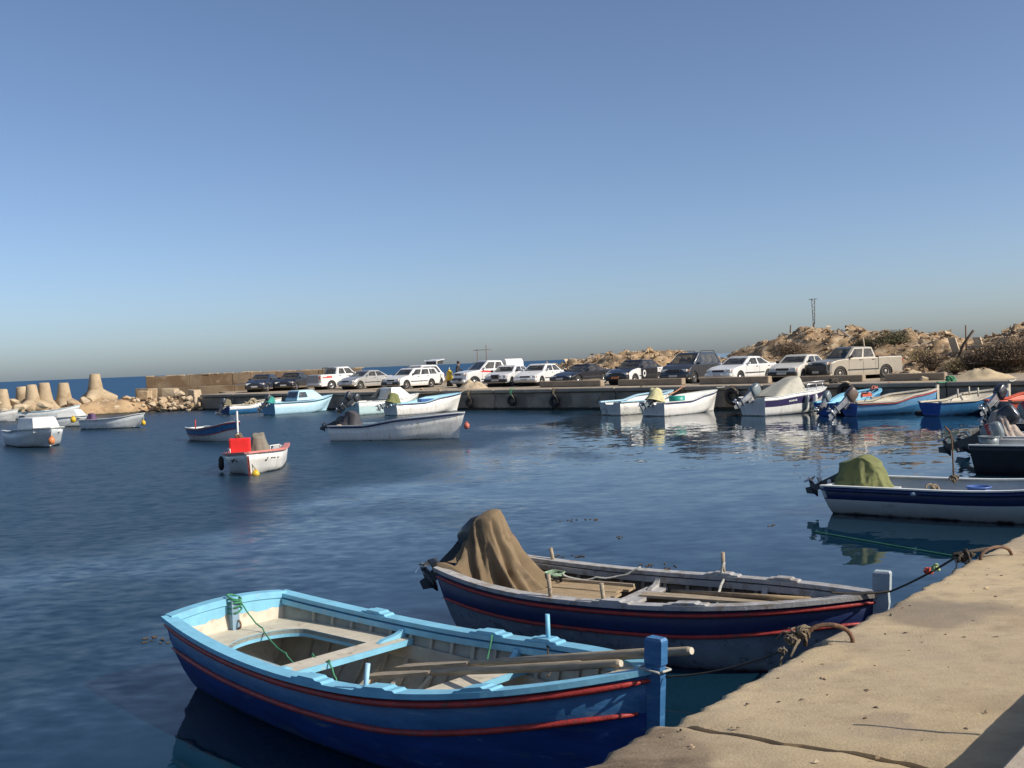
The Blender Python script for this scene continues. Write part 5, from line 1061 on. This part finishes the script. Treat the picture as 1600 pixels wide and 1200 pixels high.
for (px, py) in [(880, 868), (905, 870), (1010, 885), (1040, 887), (1030, 884), (925, 812), (905, 813), (885, 813), (1260, 700), (975, 840), (250, 998), (262, 1002), (246, 1001), (1210, 822), (1300, 690), (720, 660), (780, 642), (830, 641), (870, 642)]:
    q = P(px, py, 0)
    for k in range(4):
        c = Vector((q.x+rr_.gauss(0, .09), q.y+rr_.gauss(0, .05), .006)); a = rr_.uniform(0, 6); l = rr_.uniform(.02, .07)
        wd.box(c, (l, l*.3, .008), a)
kind(wd.build('floating_weed', mt('weed', (.09, .06, .03), .8, .3)), 'stuff', 'bits of weed floating on the harbour water')
# ================================================================ cars on the far quay
glass_m = bpy.data.materials.new('car_glass'); glass_m.use_nodes = True
_n = glass_m.node_tree.nodes; _l = glass_m.node_tree.links; _n.remove(_n['Principled BSDF'])
_t = _n.new('ShaderNodeBsdfTransparent'); _t.inputs[0].default_value = (.42, .46, .45, 1); _g = _n.new('ShaderNodeBsdfGlossy'); _g.inputs['Roughness'].default_value = .03; _lw = _n.new('ShaderNodeLayerWeight'); _lw.inputs[0].default_value = .5; _pw = _n.new('ShaderNodeMath'); _pw.operation = 'POWER'; _pw.inputs[1].default_value = 4; _l.new(_lw.outputs['Facing'], _pw.inputs[0]); _f = _n.new('ShaderNodeMath'); _f.operation = 'MULTIPLY_ADD'; _f.inputs[1].default_value = .9; _f.inputs[2].default_value = .06; _l.new(_pw.outputs[0], _f.inputs[0])
_nz = _n.new('ShaderNodeTexNoise'); _nz.inputs['Scale'].default_value = 2.5; _d = _n.new('ShaderNodeBsdfDiffuse'); _d.inputs[0].default_value = (.3, .27, .22, 1); _r = _n.new('ShaderNodeMapRange'); _r.inputs[1].default_value = .35; _r.inputs[2].default_value = .8; _r.inputs[3].default_value = .06; _r.inputs[4].default_value = .3; _l.new(_nz.outputs[0], _r.inputs[0])
_m0 = _n.new('ShaderNodeMixShader'); _l.new(_r.outputs[0], _m0.inputs[0]); _l.new(_t.outputs[0], _m0.inputs[1]); _l.new(_d.outputs[0], _m0.inputs[2])
_m = _n.new('ShaderNodeMixShader'); _l.new(_f.outputs[0], _m.inputs[0]); _l.new(_m0.outputs[0], _m.inputs[1]); _l.new(_g.outputs[0], _m.inputs[2]); _l.new(_m.outputs[0], _n['Material Output'].inputs[0])
def carpaint(name, c, metal=0, dust=(.36, .29, .2), rough=.3):
    return mt(name, c, rough, .05, 3, metal=metal, coat=.35, z0=.33, cz=tuple(lerp(a, b, .45) for a, b in zip(c, dust)))
WHITE = carpaint('white_car_paint', (.68, .67, .64)); CREAM_C = carpaint('cream_car_paint', (.6, .57, .49)); BLACK = carpaint('black_car_paint', (.016, .017, .022)); DKBLUE = carpaint('dark_blue_car_paint', (.02, .028, .05))
SILVER = carpaint('silver_car_paint', (.5, .49, .46), .5); BEIGE = carpaint('beige_car_paint', (.4, .36, .29), .35, rough=.35); GREY_C = carpaint('dark_grey_car_paint', (.05, .055, .065), .3)
trim = mt('black_plastic_trim', (.03, .03, .032), .55, .15); chrome = mt('chrome', (.6, .6, .6), .2, .05, metal=1); lampg = mt('headlight_glass', (.62, .63, .6), .12, .08, coat=.6); amber = mt('amber_lens', (.65, .2, .03), .25, .05); redl = mt('red_lens', (.45, .03, .03), .25, .05)
plate_w = mt('number_plate', (.45, .45, .42), .5, .1); plate_o = mt('orange_plate', (.55, .2, .06), .5, .1); wellm = mt('wheel_well', (.012, .012, .012), .9); seatm = mt('car_seat', (.1, .09, .08), .9)
def wheel_data(r, wdt, steel=True):
    t = MB(); prof = [(.62, .5), (.93, .5), (1, .36), (1, -.36), (.93, -.5), (.62, -.5)]
    t.loft([[Vector((r*k*math.cos(a), wdt*y, r*k*math.sin(a))) for k, y in prof] for a in [i*2*math.pi/24 for i in range(25)]], 0, True, False)
    m = MB(); m.loft([[Vector((r*k*math.cos(i*math.pi/12), wdt*y, r*k*math.sin(i*math.pi/12))) for i in range(24)] for k, y in ((.64, -.46), (.64, .42), (.58, .44), (.5, .3), (.24, .36), (.2, .44), (.0, .44))], 0, True, False)
    for i in range(8 if steel else 5):
        a = i*2*math.pi/(8 if steel else 5); k = .41
        m.box(None, (r*(.14 if steel else .3), .012, r*(.1 if steel else .16)), M=Matrix.Translation((r*k*math.cos(a), wdt*.35+.0, r*k*math.sin(a))) @ Matrix.Rotation(-a, 4, 'Y'), mi=1)
    return t.data('tyre', rubber), m.data('rim', [mt('steel_rim', (.34, .31, .27), .5, .15, metal=.3) if steel else alu, wellm if steel else alu])
WD = {}
def car(label, kind_, px_c, h_deg, paint, cat='car', L=4.4, Wd=1.7, Hh=1.4, wb=2.55, fo=.8, wr=.3, hf=.72, hc=.95, belt=.92, cowl=1.15, rf=1.85, rr_=3.15, rg=3.85, deck=.95, tail=.92, steel=True, plate=None, name='parked_car', grille=True, bumper=None, body_mat=None, side=(.04, .47, .53, .93), lamps=lampg, bstep=0, trimline=True, nwin=2, boxy=.2, rim_mat=None):
    c, hd = px_c; t = thing(name, label, cat, (c[0], c[1], QZ), R(h_deg), 'vehicles parked on the far quay')
    X = lambda x: L/2-x; fx, rx = fo, fo+wb; ar = wr*1.22
    def arc(cx, rev=False):
        return [(cx+ar*math.cos(a), .3+ar*math.sin(a)*1.02-.02) for a in [math.pi*(1-i/10) if not rev else math.pi*i/10 for i in range(11)]]
    bot = .2
    top_ = [(0.03, .32), (0, .46), (.02, .58), (.07, hf-.06), (.16, hf), (cowl*.55, lerp(hf, hc, .62)), (cowl, hc), (cowl+.25, belt+.02)]
    if kind_ == 'pickup': top_ += [(rg-.01, belt+.02), (rg+.01, deck), (L-.06, deck), (L-.01, deck-.08), (L, .55), (L-.03, .42)]
    else: top_ += [(rg-.3, belt+.02), (rg, lerp(belt, deck, .7)), (lerp(rg, L, .5), deck), (L-.1, tail), (L-.02, tail-.08), (L, .58), (L-.01, .44), (L-.05, .32)]
    # outline, going round: over the top from the nose to the tail, then back underneath with the two arches
    bottom = [(L-.12, bot+.06)]+[q for q in arc(rx, True)]+[(rx-ar-.02, bot)]+[(fx+ar+.02, bot)]+[q for q in arc(fx, True)]+[(.12, bot+.05)]
    out = top_+bottom
    def clampz(q): return (q[0], max(q[1], bot-.0))
    out = [clampz(q) for q in out]; nT = len(top_)
    def layer(y, ins):
        r_ = []
        for i, (x, z) in enumerate(out):
            if i < nT:
                x2 = lerp(x, L/2, ins*.35) if x < .3 or x > L-.3 else x; z2 = z-ins*(.25 if z > .6 else 0)
            else: x2, z2 = x, z
            r_.append(Vector((X(x2), y, z2)))
        return r_
    hw = Wd/2; m = MB()
    rings = [layer(y, i_) for y, i_ in ((-hw+.02, .16), (-hw, .2) if False else (-hw, .12), (-hw+.04, .03), (-hw*.55, 0), (hw*.55, 0), (hw-.04, .03), (hw, .12), (hw-.02, .16))]
    # slight barrel of the nose in plan
    for rg_, y in zip(rings, (-1, -1, -.93, -.5, .5, .93, 1, 1)):
        for i in range(nT):
            if out[i][0] < .3: rg_[i].x -= .16*abs(y)**2.5
            if out[i][0] > L-.12: rg_[i].x += .08*abs(y)**2.5
    m.loft(rings[1:-1], 0, False, True); body = m.build('body', body_mat or paint, t); bv = body.modifiers.new('bevel', 'BEVEL'); bv.width = .035; bv.segments = 2; bv.limit_method = 'ANGLE'; bv.angle_limit = R(25); bv.harden_normals = False
    for cx in (fx, rx): m = MB(); m.tube([(X(cx), -hw+.05, .32), (X(cx), hw-.05, .32)], ar*1.0, 14); m.build('wheel_well', wellm, body)
    # greenhouse
    g = MB(); zb = belt-.02; zt = Hh
    base = [(cowl-.02, .9), (rg+.02, .88)]; roof = [(rf, .74), (rr_, .72)]
    wbelt, wroof = hw-.05, hw*(1-boxy)-.02
    def GQ_(x, y, z): return Vector((X(x), y, z))
    r0 = [GQ_(cowl, -wbelt*.92, hc-.03), GQ_(cowl+.12, -wbelt, zb), GQ_(rg-.1, -wbelt, zb), GQ_(rg, -wbelt*.9, zb-.0), GQ_(rg, wbelt*.9, zb), GQ_(rg-.1, wbelt, zb), GQ_(cowl+.12, wbelt, zb), GQ_(cowl, wbelt*.92, hc-.03)]
    r1_ = [GQ_(rf, -wroof*.9, zt-.07), GQ_(rf+.1, -wroof, zt-.065), GQ_(rr_-.08, -wroof, zt-.075), GQ_(rr_, -wroof*.9, zt-.085), GQ_(rr_, wroof*.9, zt-.085), GQ_(rr_-.08, wroof, zt-.075), GQ_(rf+.1, wroof, zt-.065), GQ_(rf, wroof*.9, zt-.07)]
    cxr = (rf+rr_)/2
    def sh(r_, k, z_): return [Vector((lerp(q.x, X(cxr), k), q.y*(1-k*1.2), z_-(0.02 if abs(q.x-X(rr_)) < .1 else 0))) for q in r_]
    # roof panel and corner pillars; each glazed side is a frame with real openings
    sg = [side[q:q+2] for q in range(0, len(side), 2)]
    g.loft([r1_, sh(r1_, .06, zt-.025), sh(r1_, .2, zt-.004), sh(r1_, .5, zt)], 0, False, False)
    tp_ = sh(r1_, .5, zt); g.add(tp_, [tuple(range(8))])
    for k in (0, 2, 4, 6): g.add([r0[k], r0[(k+1) % 8], r1_[(k+1) % 8], r1_[k]], [(0, 1, 2, 3)])
    def bil(A, B, C_, D, s_, t_): return A.lerp(B, s_).lerp(D.lerp(C_, s_), t_)
    def framed(A, B, C_, D, wins, t0, t1, nm):
        cuts = [0]+[c_ for w_ in wins for c_ in w_]+[1]; sgn = (A+B+C_+D)/4-Vector((X((cowl+rg)/2), 0, zb)); sgn.z = 0
        Q_ = lambda s0, s1, a, b_: [bil(A, B, C_, D, s0, a), bil(A, B, C_, D, s1, a), bil(A, B, C_, D, s1, b_), bil(A, B, C_, D, s0, b_)]
        g.add(Q_(0, 1, 0, t0), [(0, 1, 2, 3)]); g.add(Q_(0, 1, t1, 1), [(0, 1, 2, 3)])
        for q in range(0, len(cuts), 2): g.add(Q_(cuts[q], cuts[q+1], t0, t1), [(0, 1, 2, 3)])
        out = []
        for s0, s1 in wins:
            q4 = Q_(s0, s1, t0, t1); n_ = (q4[1]-q4[0]).cross(q4[3]-q4[0]).normalized(); n_ = -n_ if n_.dot(sgn) < 0 else n_
            out.append((nm, [v_-n_*.008 for v_ in q4]))
        return out
    pn_ = framed(r0[7], r0[0], r1_[0], r1_[7], [(.05, .95)], .1, .93, 'windscreen')+framed(r0[3], r0[4], r1_[4], r1_[3], [(.08, .92)], .14, .9, 'rear_window')
    pn_ += framed(r0[1], r0[2], r1_[2], r1_[1], sg, .12, .9, 'side_window')+framed(r0[6], r0[5], r1_[5], r1_[6], sg, .12, .9, 'side_window')
    cab = g.build('cabin', paint, t)
    for nm, q4 in pn_: b = MB(); b.add(q4, [(0, 1, 2, 3)]); b.build(nm, glass_m, cab)
    for xx in (cowl+.95, cowl+1.75):
        if xx > rg-.35: continue
        for y_ in (-.36, .36):
            b = MB(); b.box((X(xx), y_, belt+.1), (.16, .46, .4), bev=.05); b.box((X(xx+.02), y_, belt+.36), (.1, .24, .16), bev=.04); b.build('seat_back', seatm, t)
    b = MB(); b.box((X(cowl+.28), 0, belt+.03), (.4, Wd*.78, .1), bev=.03); b.build('dashboard', seatm, t)
    for sd_ in (-1, 1):
        b = MB(); b.box((X(cowl+.32), sd_*(wbelt+.1), belt+.09), (.1, .18, .13), bev=.02); b.build('mirror', paint if bumper is None else trim, t)
        b = MB(); b.box((X(.13+.045), sd_*(hw-.3), hf-.085), (.14, .4, .14), sd_*-.2, bev=.02); b.build('headlight', lamps, t)
        b = MB(); b.box((X(.22), sd_*(hw-.085), hf-.09), (.12, .07, .07), sd_*-.3, bev=.01); b.build('indicator', amber, t)
        b = MB(); b.box((X(L-.045), sd_*(hw-.2), tail-.16), (.07, .3, .16), bev=.015); b.build('tail_light', redl, t)
        for s0, s1 in sg[:2]:
            b = MB(); xx = lerp(cowl+.12, rg-.1, s1-.06); b.box((X(xx), sd_*(hw+.004), belt-.09), (.16, .025, .035)); b.build('door_handle', trim, t)
        if trimline: b = MB(); b.box((X((fx+rx)/2), sd_*(hw+.002), .5), (wb-2*ar-.1, .02, .06)); b.build('side_trim', trim, t)
        for xx in (lerp(cowl+.12, rg-.1, side[0]-.02), lerp(cowl+.12, rg-.1, side[1]+.03), lerp(cowl+.12, rg-.1, min(side[3]+.02, .97))):
            b = MB(); b.box((X(max(xx, fx+ar+.06)), sd_*(hw-.004), (belt+.28)/2-.02), (.012, .014, belt-.36)); b.build('door_gap', wellm, t)
        for cx in (fx, rx):
            key = (round(wr, 2), steel)
            if key not in WD: WD[key] = wheel_data(wr, .19, steel)
            o = obj('wheel', WD[key][0], t, (X(cx), sd_*(hw-.12), wr), (0, 0, 0 if sd_ > 0 else math.pi)); obj('rim', WD[key][1], o)
    b = MB(); b.box((X(.06), 0, .42), (.2, Wd*.96, .2), bev=.05); b.build('front_bumper', bumper or paint, t)
    b = MB(); b.box((X(L-.05), 0, .44), (.16, Wd*.96, .2), bev=.05); b.build('rear_bumper', bumper or paint, t)
    if grille: b = MB(); b.box((X(.075), 0, hf-.1), (.06, Wd*.42, .13), bev=.01); b.build('grille', trim, t)
    b = MB(); b.box((X(-.055), 0, .44), (.02, .5, .12)); b.build('number_plate', plate or plate_w, t)
    return t, X
C1 = lambda x, y: ((x, y), 0)
car('dark blue saloon at the left end of the row of parked cars', 'sedan', C1(-19.82, 84.24), -96, DKBLUE, Wd=1.66, L=4.2, Hh=1.38, bumper=trim)
car('black saloon with white door patch beside the leftmost dark blue one', 'sedan', C1(-17.8, 86.0), -99, BLACK, L=4.4, Hh=1.42, steel=False)
t, X = car('white double cab pickup seen from behind with grey tailgate', 'pickup', C1(-13.6, 83.2), 47, WHITE, 'pickup', L=5.0, Wd=1.78, Hh=1.75, wb=2.95, fo=.95, wr=.36, hf=.98, hc=1.12, belt=1.14, cowl=1.35, rf=2.0, rr_=3.2, rg=3.4, deck=1.18, tail=1.1, side=(.04, .5, .56, .93), boxy=.16, name='parked_pickup', steel=False)
b = MB(); b.box((X(5.0)-.012, 0, .86), (.03, 1.5, .56), bev=.01); b.build('tailgate', mt('grey_tailgate', (.3, .3, .3), .5, .1), t)
b = MB()
for y in (-.7, -.35, 0, .35, .7): b.tube([(X(3.6), y, 1.18), (X(3.5), y, 1.68)], .025, 6)
b.tube([(X(3.5), -.75, 1.68), (X(3.5), .75, 1.68)], .03, 6); b.build('roll_bar', trim, t)
b = MB(); b.box((X(4.3), -.9, .95), (.9, .012, .07), 0); b.box((X(4.1), -.9, 1.03), (.5, .012, .05), 0); b.build('red_stripe', signal_red, t)
car('dusty silver saloon left of the white estate', 'sedan', C1(-11.01, 79.87), -126, SILVER, L=4.55, Hh=1.4, hf=.7, cowl=1.2, rf=2.0, rr_=3.1, rg=4.0, lamps=lampg)
t, X = car('white estate car with long glazed side beside the silver saloon', 'estate', C1(-7.06, 74.75), -128, WHITE, L=4.45, Hh=1.44, rf=1.75, rr_=4.0, rg=4.36, deck=.93, tail=.92, side=(.04, .3, .345, .63, .67, .93), bumper=trim, boxy=.16)
b = MB()
for sd_ in (-1, 1): b.tube([(X(2.0), sd_*.52, 1.48), (X(3.7), sd_*.52, 1.48)], .02, 6)
b.build('roof_rail', trim, t)
t, X = car('white hatchback behind the estate with its tailgate raised', 'estate', C1(-7.1, 81.8), -128, WHITE, L=4.0, Hh=1.62, rf=1.5, rr_=3.3, rg=3.9, deck=1.0, tail=.95, boxy=.16)
b = MB(); b.box((X(3.9), 0, 1.98), (.95, 1.3, .05), M=Matrix.Translation((X(3.75), 0, 1.95)) @ Matrix.Rotation(R(8), 4, 'Y')); b.box((X(3.3), .62, 1.8), (.06, .05, .36)); b.box((X(3.3), -.62, 1.8), (.06, .05, .36)); b.box((X(4.1), -.6, 1.8), (.06, .05, .36)); b.build('raised_tailgate', WHITE, t)
b = MB(); b.box((X(3.75), 0, 1.78), (.75, 1.1, .28)); b.build('tailgate_lining', trim, t)
t, X = car('white double cab pickup with red side stripe and white hardtop facing us', 'pickup', C1(-1.6, 72.01), -146, WHITE, 'pickup', L=5.0, Wd=1.8, Hh=1.76, wb=3.0, fo=.85, wr=.37, hf=.98, hc=1.13, belt=1.14, cowl=1.3, rf=2.0, rr_=3.2, rg=3.45, deck=1.2, tail=1.1, side=(.04, .5, .56, .93), boxy=.16, name='parked_pickup', steel=False)
b = MB(); b.loft([[Vector((X(x), y, z)) for y, z in ((-.84, 1.15), (-.78, 1.65), (-.6, 1.8), (.6, 1.8), (.78, 1.65), (.84, 1.15))] for x in (3.5, 4.9)], 0, False, True); b.build('hardtop', WHITE, t)
b = MB(); b.add([(X(1.3), .906, 1.0), (X(2.6), .906, .92), (X(3.0), .906, .98), (X(1.5), .906, 1.1)], [(0, 1, 2, 3)]); b.add([(X(2.0), .906, .84), (X(3.2), .906, .8), (X(3.3), .906, .86)], [(0, 1, 2)]); b.build('red_stripe', signal_red, t)
b = MB(); b.box((X(.02), 0, .5), (.12, 1.2, .26), bev=.04); b.build('bumper_guard', trim, t)
t, X = car('old white saloon with upright chrome grille and orange indicators', 'sedan', C1(-.14, 69.81), -115, carpaint('silver_white_car_paint', (.62, .62, .61)), L=4.45, Hh=1.38, hf=.78, bumper=trim)
b = MB(); b.box((X(.05), 0, .66), (.08, .62, .3), bev=.02); b.build('radiator_frame', chrome, t)
b = MB()
for i in range(8): b.box((X(-.005), -.24+.068*i, .66), (.03, .045, .24))
b.build('radiator_slats', trim, t)
b = MB(); b.box((X(1.0), 0, .93), (1.7, 1.3, .012), 0, M=Matrix.Translation((X(.68), 0, .868)) @ Matrix.Rotation(R(9), 4, 'Y')); b.build('dark_bonnet', mt('grey_bonnet', (.1, .1, .11), .4), t) if False else None
car('white saloon with slim dark grille left of the black coupe', 'sedan', C1(1.85, 68.04), -119, WHITE, L=4.4, Hh=1.4, hf=.7)
t, X = car('low black coupe with pale headlights', 'sedan', C1(4.4, 65.61), -132, BLACK, L=4.5, Wd=1.72, Hh=1.27, hf=.62, hc=.86, belt=.84, cowl=1.35, rf=2.1, rr_=2.9, rg=3.95, deck=.9, tail=.88, side=(.05, .6, .64, .9), steel=False, grille=False)
# taxi: black doors, white wings
m = pm('taxi_paint', (.016, .017, .022), .3, .05, 3, coat=.6); N = m.node_tree.nodes; Lk = m.node_tree.links; b_ = N['Principled BSDF']; src = b_.inputs['Base Color'].links[0].from_socket
tc = N.new('ShaderNodeTexCoord'); sx = N.new('ShaderNodeSeparateXYZ'); Lk.new(tc.outputs['Object'], sx.inputs[0]); sy = N.new('ShaderNodeMath'); sy.operation = 'ABSOLUTE'; Lk.new(sx.outputs[1], sy.inputs[0])
def band(lo, hi):
    g1 = N.new('ShaderNodeMath'); g1.operation = 'GREATER_THAN'; g1.inputs[1].default_value = lo; Lk.new(sx.outputs[0], g1.inputs[0]); g2 = N.new('ShaderNodeMath'); g2.operation = 'LESS_THAN'; g2.inputs[1].default_value = hi; Lk.new(sx.outputs[0], g2.inputs[0]); mm = N.new('ShaderNodeMath'); mm.operation = 'MULTIPLY'; Lk.new(g1.outputs[0], mm.inputs[0]); Lk.new(g2.outputs[0], mm.inputs[1]); return mm.outputs[0]
a1, a2 = band(.8, 2.0), band(-2.2, -1.0); ad = N.new('ShaderNodeMath'); Lk.new(a1, ad.inputs[0]); Lk.new(a2, ad.inputs[1]); gs = N.new('ShaderNodeMath'); gs.operation = 'GREATER_THAN'; gs.inputs[1].default_value = .76; Lk.new(sy.outputs[0], gs.inputs[0]); mm = N.new('ShaderNodeMath'); mm.operation = 'MULTIPLY'; Lk.new(ad.outputs[0], mm.inputs[0]); Lk.new(gs.outputs[0], mm.inputs[1])
xx = N.new('ShaderNodeMix'); xx.data_type = 'RGBA'; Lk.new(mm.outputs[0], xx.inputs[0]); Lk.new(src, xx.inputs[6]); xx.inputs[7].default_value = (.7, .69, .66, 1); Lk.new(xx.outputs[2], b_.inputs['Base Color'])
t, X = car('black saloon taxi with white front and rear wings and orange number plate', 'sedan', C1(7.35, 62.25), -130, BLACK, L=4.4, Hh=1.42, body_mat=m, plate=plate_o, bumper=trim)
b = MB(); b.tube([(X(1.75), .855, .62), (X(1.75), .865, .62)], .16, 16, sq=1.3); b.build('door_badge', WHITE, t)
b = MB(); b.tube([(X(1.75), .862, .62), (X(1.75), .87, .62)], .09, 12); b.build('door_badge_centre', BLACK, t)
t, X = car('tall dark grey people carrier with roof rails', 'estate', C1(10.27, 60.15), -126, GREY_C, L=4.65, Wd=1.8, Hh=1.72, wr=.32, hf=.82, hc=1.08, belt=1.02, cowl=.98, rf=1.95, rr_=4.1, rg=4.55, deck=1.02, tail=1.0, side=(.05, .33, .37, .66, .7, .93), fo=.88, wb=2.8, steel=False, boxy=.18)
b = MB()
for sd_ in (-1, 1): b.tube([(X(2.2), sd_*.6, 1.7), (X(2.4), sd_*.6, 1.79), (X(3.9), sd_*.6, 1.79), (X(4.1), sd_*.6, 1.7)], .022, 6)
b.build('roof_rail', trim, t)
b = MB(); b.tube([r_ for r_ in (Vector((X(.98)+.01, .8, 1.09)), Vector((X(1.95), .66, 1.66)))], .035, 6); b.build('bright_pillar', SILVER, t)
car('clean white saloon with round roof between the people carrier and the cream one', 'sedan', C1(12.71, 58.14), -136, WHITE, L=4.75, Wd=1.76, Hh=1.4, fo=.9, wb=2.7, hf=.74, cowl=1.3, rf=2.05, rr_=3.2, rg=4.1, deck=.98, tail=.95, steel=False, trimline=True)
car('cream white older saloon half hidden by the beige pickup', 'sedan', C1(15.23, 55.9), -129, CREAM_C, L=4.35, Wd=1.66, Hh=1.38, hf=.74, bumper=trim, boxy=.17)
t, X = car('beige double cab pickup with black front bumper at the right end of the row', 'pickup', C1(17.81, 54.74), -157, BEIGE, 'pickup', L=5.0, Wd=1.72, Hh=1.68, wb=2.95, fo=.82, wr=.35, hf=.95, hc=1.08, belt=1.08, cowl=1.2, rf=1.75, rr_=3.05, rg=3.25, deck=1.12, tail=1.05, side=(.05, .5, .56, .95), boxy=.15, bumper=trim, name='parked_pickup')
b = MB(); b.box((X(4.15), 0, 1.125), (1.6, 1.5, .012)); b.build('bed_shade_sheet', trim, t)  # flat dark sheet on the closed top, standing in for the shaded hollow of the bed
b = MB(); b.box((X(3.27), .0, .85), (.03, 1.735, .62)); b.build('cab_gap', wellm, t)
b = MB(); b.box((X(.04), 0, .62), (.2, 1.55, .42), bev=.06); b.build('bull_bar', trim, t)

# ---- man, buoy and frame behind the cars
def person(label, loc, rz):
    t = thing('person', label, 'person', loc, rz)
    J = {'pel': (0, 0, .95, .15), 'sp': (0.02, 0, 1.15, .15), 'ch': (.06, 0, 1.36, .17), 'nk': (.1, 0, 1.52, .06), 'hd': (.12, 0, 1.62, .095), 'ht': (.13, 0, 1.73, .07),
         'ls': (.06, .19, 1.43, .075), 'le': (.16, .25, 1.17, .055), 'lw': (.4, .2, 1.05, .04), 'lh': (.5, .18, 1.03, .04), 'rs': (.06, -.19, 1.43, .075), 're': (.02, -.27, 1.15, .055), 'rw': (.12, -.25, .92, .04), 'rh': (.15, -.24, .83, .04),
         'lp': (0, .1, .88, .11), 'lk': (.04, .11, .5, .075), 'la': (0, .11, .09, .05), 'lt': (.15, .12, .04, .04), 'rp': (0, -.1, .88, .11), 'rk': (.02, -.11, .5, .075), 'ra': (-.04, -.11, .09, .05), 'rt': (.11, -.12, .04, .04)}
    E = [('pel', 'sp'), ('sp', 'ch'), ('ch', 'nk'), ('nk', 'hd'), ('hd', 'ht'), ('ch', 'ls'), ('ls', 'le'), ('le', 'lw'), ('lw', 'lh'), ('ch', 'rs'), ('rs', 're'), ('re', 'rw'), ('rw', 'rh'), ('pel', 'lp'), ('lp', 'lk'), ('lk', 'la'), ('la', 'lt'), ('pel', 'rp'), ('rp', 'rk'), ('rk', 'ra'), ('ra', 'rt')]
    k = list(J); me = bpy.data.meshes.new('body'); me.from_pydata([J[q][:3] for q in k], [(k.index(a), k.index(b)) for a, b in E], [])
    o = obj('body', me, t); md = o.modifiers.new('skin', 'SKIN'); 
    if not me.skin_vertices: bm = bmesh.new(); bm.from_mesh(me); bm.verts.layers.skin.verify(); bm.to_mesh(me); bm.free()
    for i, q in enumerate(k): me.skin_vertices[0].data[i].radius = (J[q][3],)*2; me.skin_vertices[0].data[i].use_root = (q == 'pel')
    o.modifiers.new('sub', 'SUBSURF').levels = 1; o.modifiers['sub'].render_levels = 2
    dg = bpy.context.evaluated_depsgraph_get(); dg.update(); nm_ = bpy.data.meshes.new_from_object(o.evaluated_get(dg)); o.modifiers.clear(); o.data = nm_
    nm_.materials.clear()
    for q in (mt('dark_jacket', (.03, .028, .035), .8, .2), mt('dark_trousers', (.035, .035, .05), .8, .2), mt('skin', (.3, .17, .11), .6, .1), mt('dark_shoes', (.02, .018, .015), .6)): nm_.materials.append(q)
    for f in nm_.polygons:
        c = f.center; f.use_smooth = True; f.material_index = 2 if c.z > 1.5 or (abs(c.y) > .14 and c.z < 1.07 and (c.x > .42 or (c.z < .92 and c.y < -.2))) else 0 if c.z > .92 else 3 if c.z < .1 else 1
    m = MB(); m.loft([[Vector((.105+.11*r_*math.cos(a*.524)-.02, .1*r_*math.sin(a*.524), z)) for a in range(12)] for z, r_ in ((1.62, .98), (1.7, 1.02), (1.77, .8), (1.81, .3))], 0, True, True); m.build('hair', mt('dark_hair', (.02, .015, .012), .7), t)
    for s_ in (-1, 1):
        m = MB(); m.tube([(.205, s_*.035, 1.655), (.215, s_*.035, 1.655)], .012, 8); m.build('eye', black_rub, t)
    m = MB(); m.loft([[Vector((.225, -.012, 1.61)), Vector((.225, .012, 1.61)), Vector((.205, .008, 1.65)), Vector((.205, -.008, 1.65))], [Vector((.19, -.02, 1.6)), Vector((.19, .02, 1.6)), Vector((.19, .01, 1.66)), Vector((.19, -.01, 1.66))]], 0, False, True); m.build('nose', MT['skin'], t)
    for hnd, base_ in (('l', Vector(J['lh'][:3])), ('r', Vector(J['rh'][:3]))):
        d = (Vector(J[hnd+'h'][:3])-Vector(J[hnd+'w'][:3])).normalized(); sd = d.cross(Vector((0, 0, 1))) if abs(d.z) < .8 else Vector((1, 0, 0)); sd.normalize()
        for i in range(5):
            m = MB(); o_ = base_+sd*(.016*(i-1.5)) if i < 4 else base_-d*.05+sd*.04; l = (.075, .085, .08, .062, .055)[i]; dr = d if i < 4 else (d+sd*.9).normalized(); m.tube([o_, o_+dr*l*.5, o_+dr*l+Vector((0, 0, -.015))], [.011, .01, .008], 6); m.build('finger', MT['skin'], t)
q = atY(714.5, 580, 75.5); person('person in a dark jacket leaning over behind the bonnet of the white pickup', (q.x, q.y, QZ), R(-10))
q = atY(702.5, 590, 76); t = thing('marker_buoy', 'yellow upright marker buoy on a black foot left of the person', 'buoy', (q.x, q.y, QZ))
m = MB(); m.loft([[Vector((r_*math.cos(a*.524), r_*math.sin(a*.524), z)) for a in range(12)] for z, r_ in ((.42, .2), (.5, .23), (1.02, .22), (1.14, .1), (1.2, .06))], 0, True, True); m.build('float', mt('marker_yellow', (.65, .45, .03), .4, .1), t)
m = MB(); m.tube([(0, 0, 0), (0, 0, .42)], [.24, .2], 12); m.build('foot', black_rub, t); m = MB(); m.tube([(0, 0, 1.2), (0, 0, 1.35)], .04, 8); m.build('top_eye', white_in, t)
q = atY(755, 575, 88); t = thing('metal_frame', 'thin metal frame with crossbars rising behind the white pickup', 'frame', (q.x, q.y, QZ)); H_ = atY(755, 545, 88).z-QZ
for x in (-.45, .3):
    m = MB(); m.tube([(x, 0, 0), (x, 0, H_+(.3 if x > 0 else 0))], .03, 6); m.build('upright', iron, t)
for z, w_ in ((H_-.1, .75), (H_-1.15, .85), (H_-1.25, .8)):
    m = MB(); m.tube([(-w_, 0, z), (w_, 0, z+.02)], .022, 5); m.build('crossbar', iron, t)
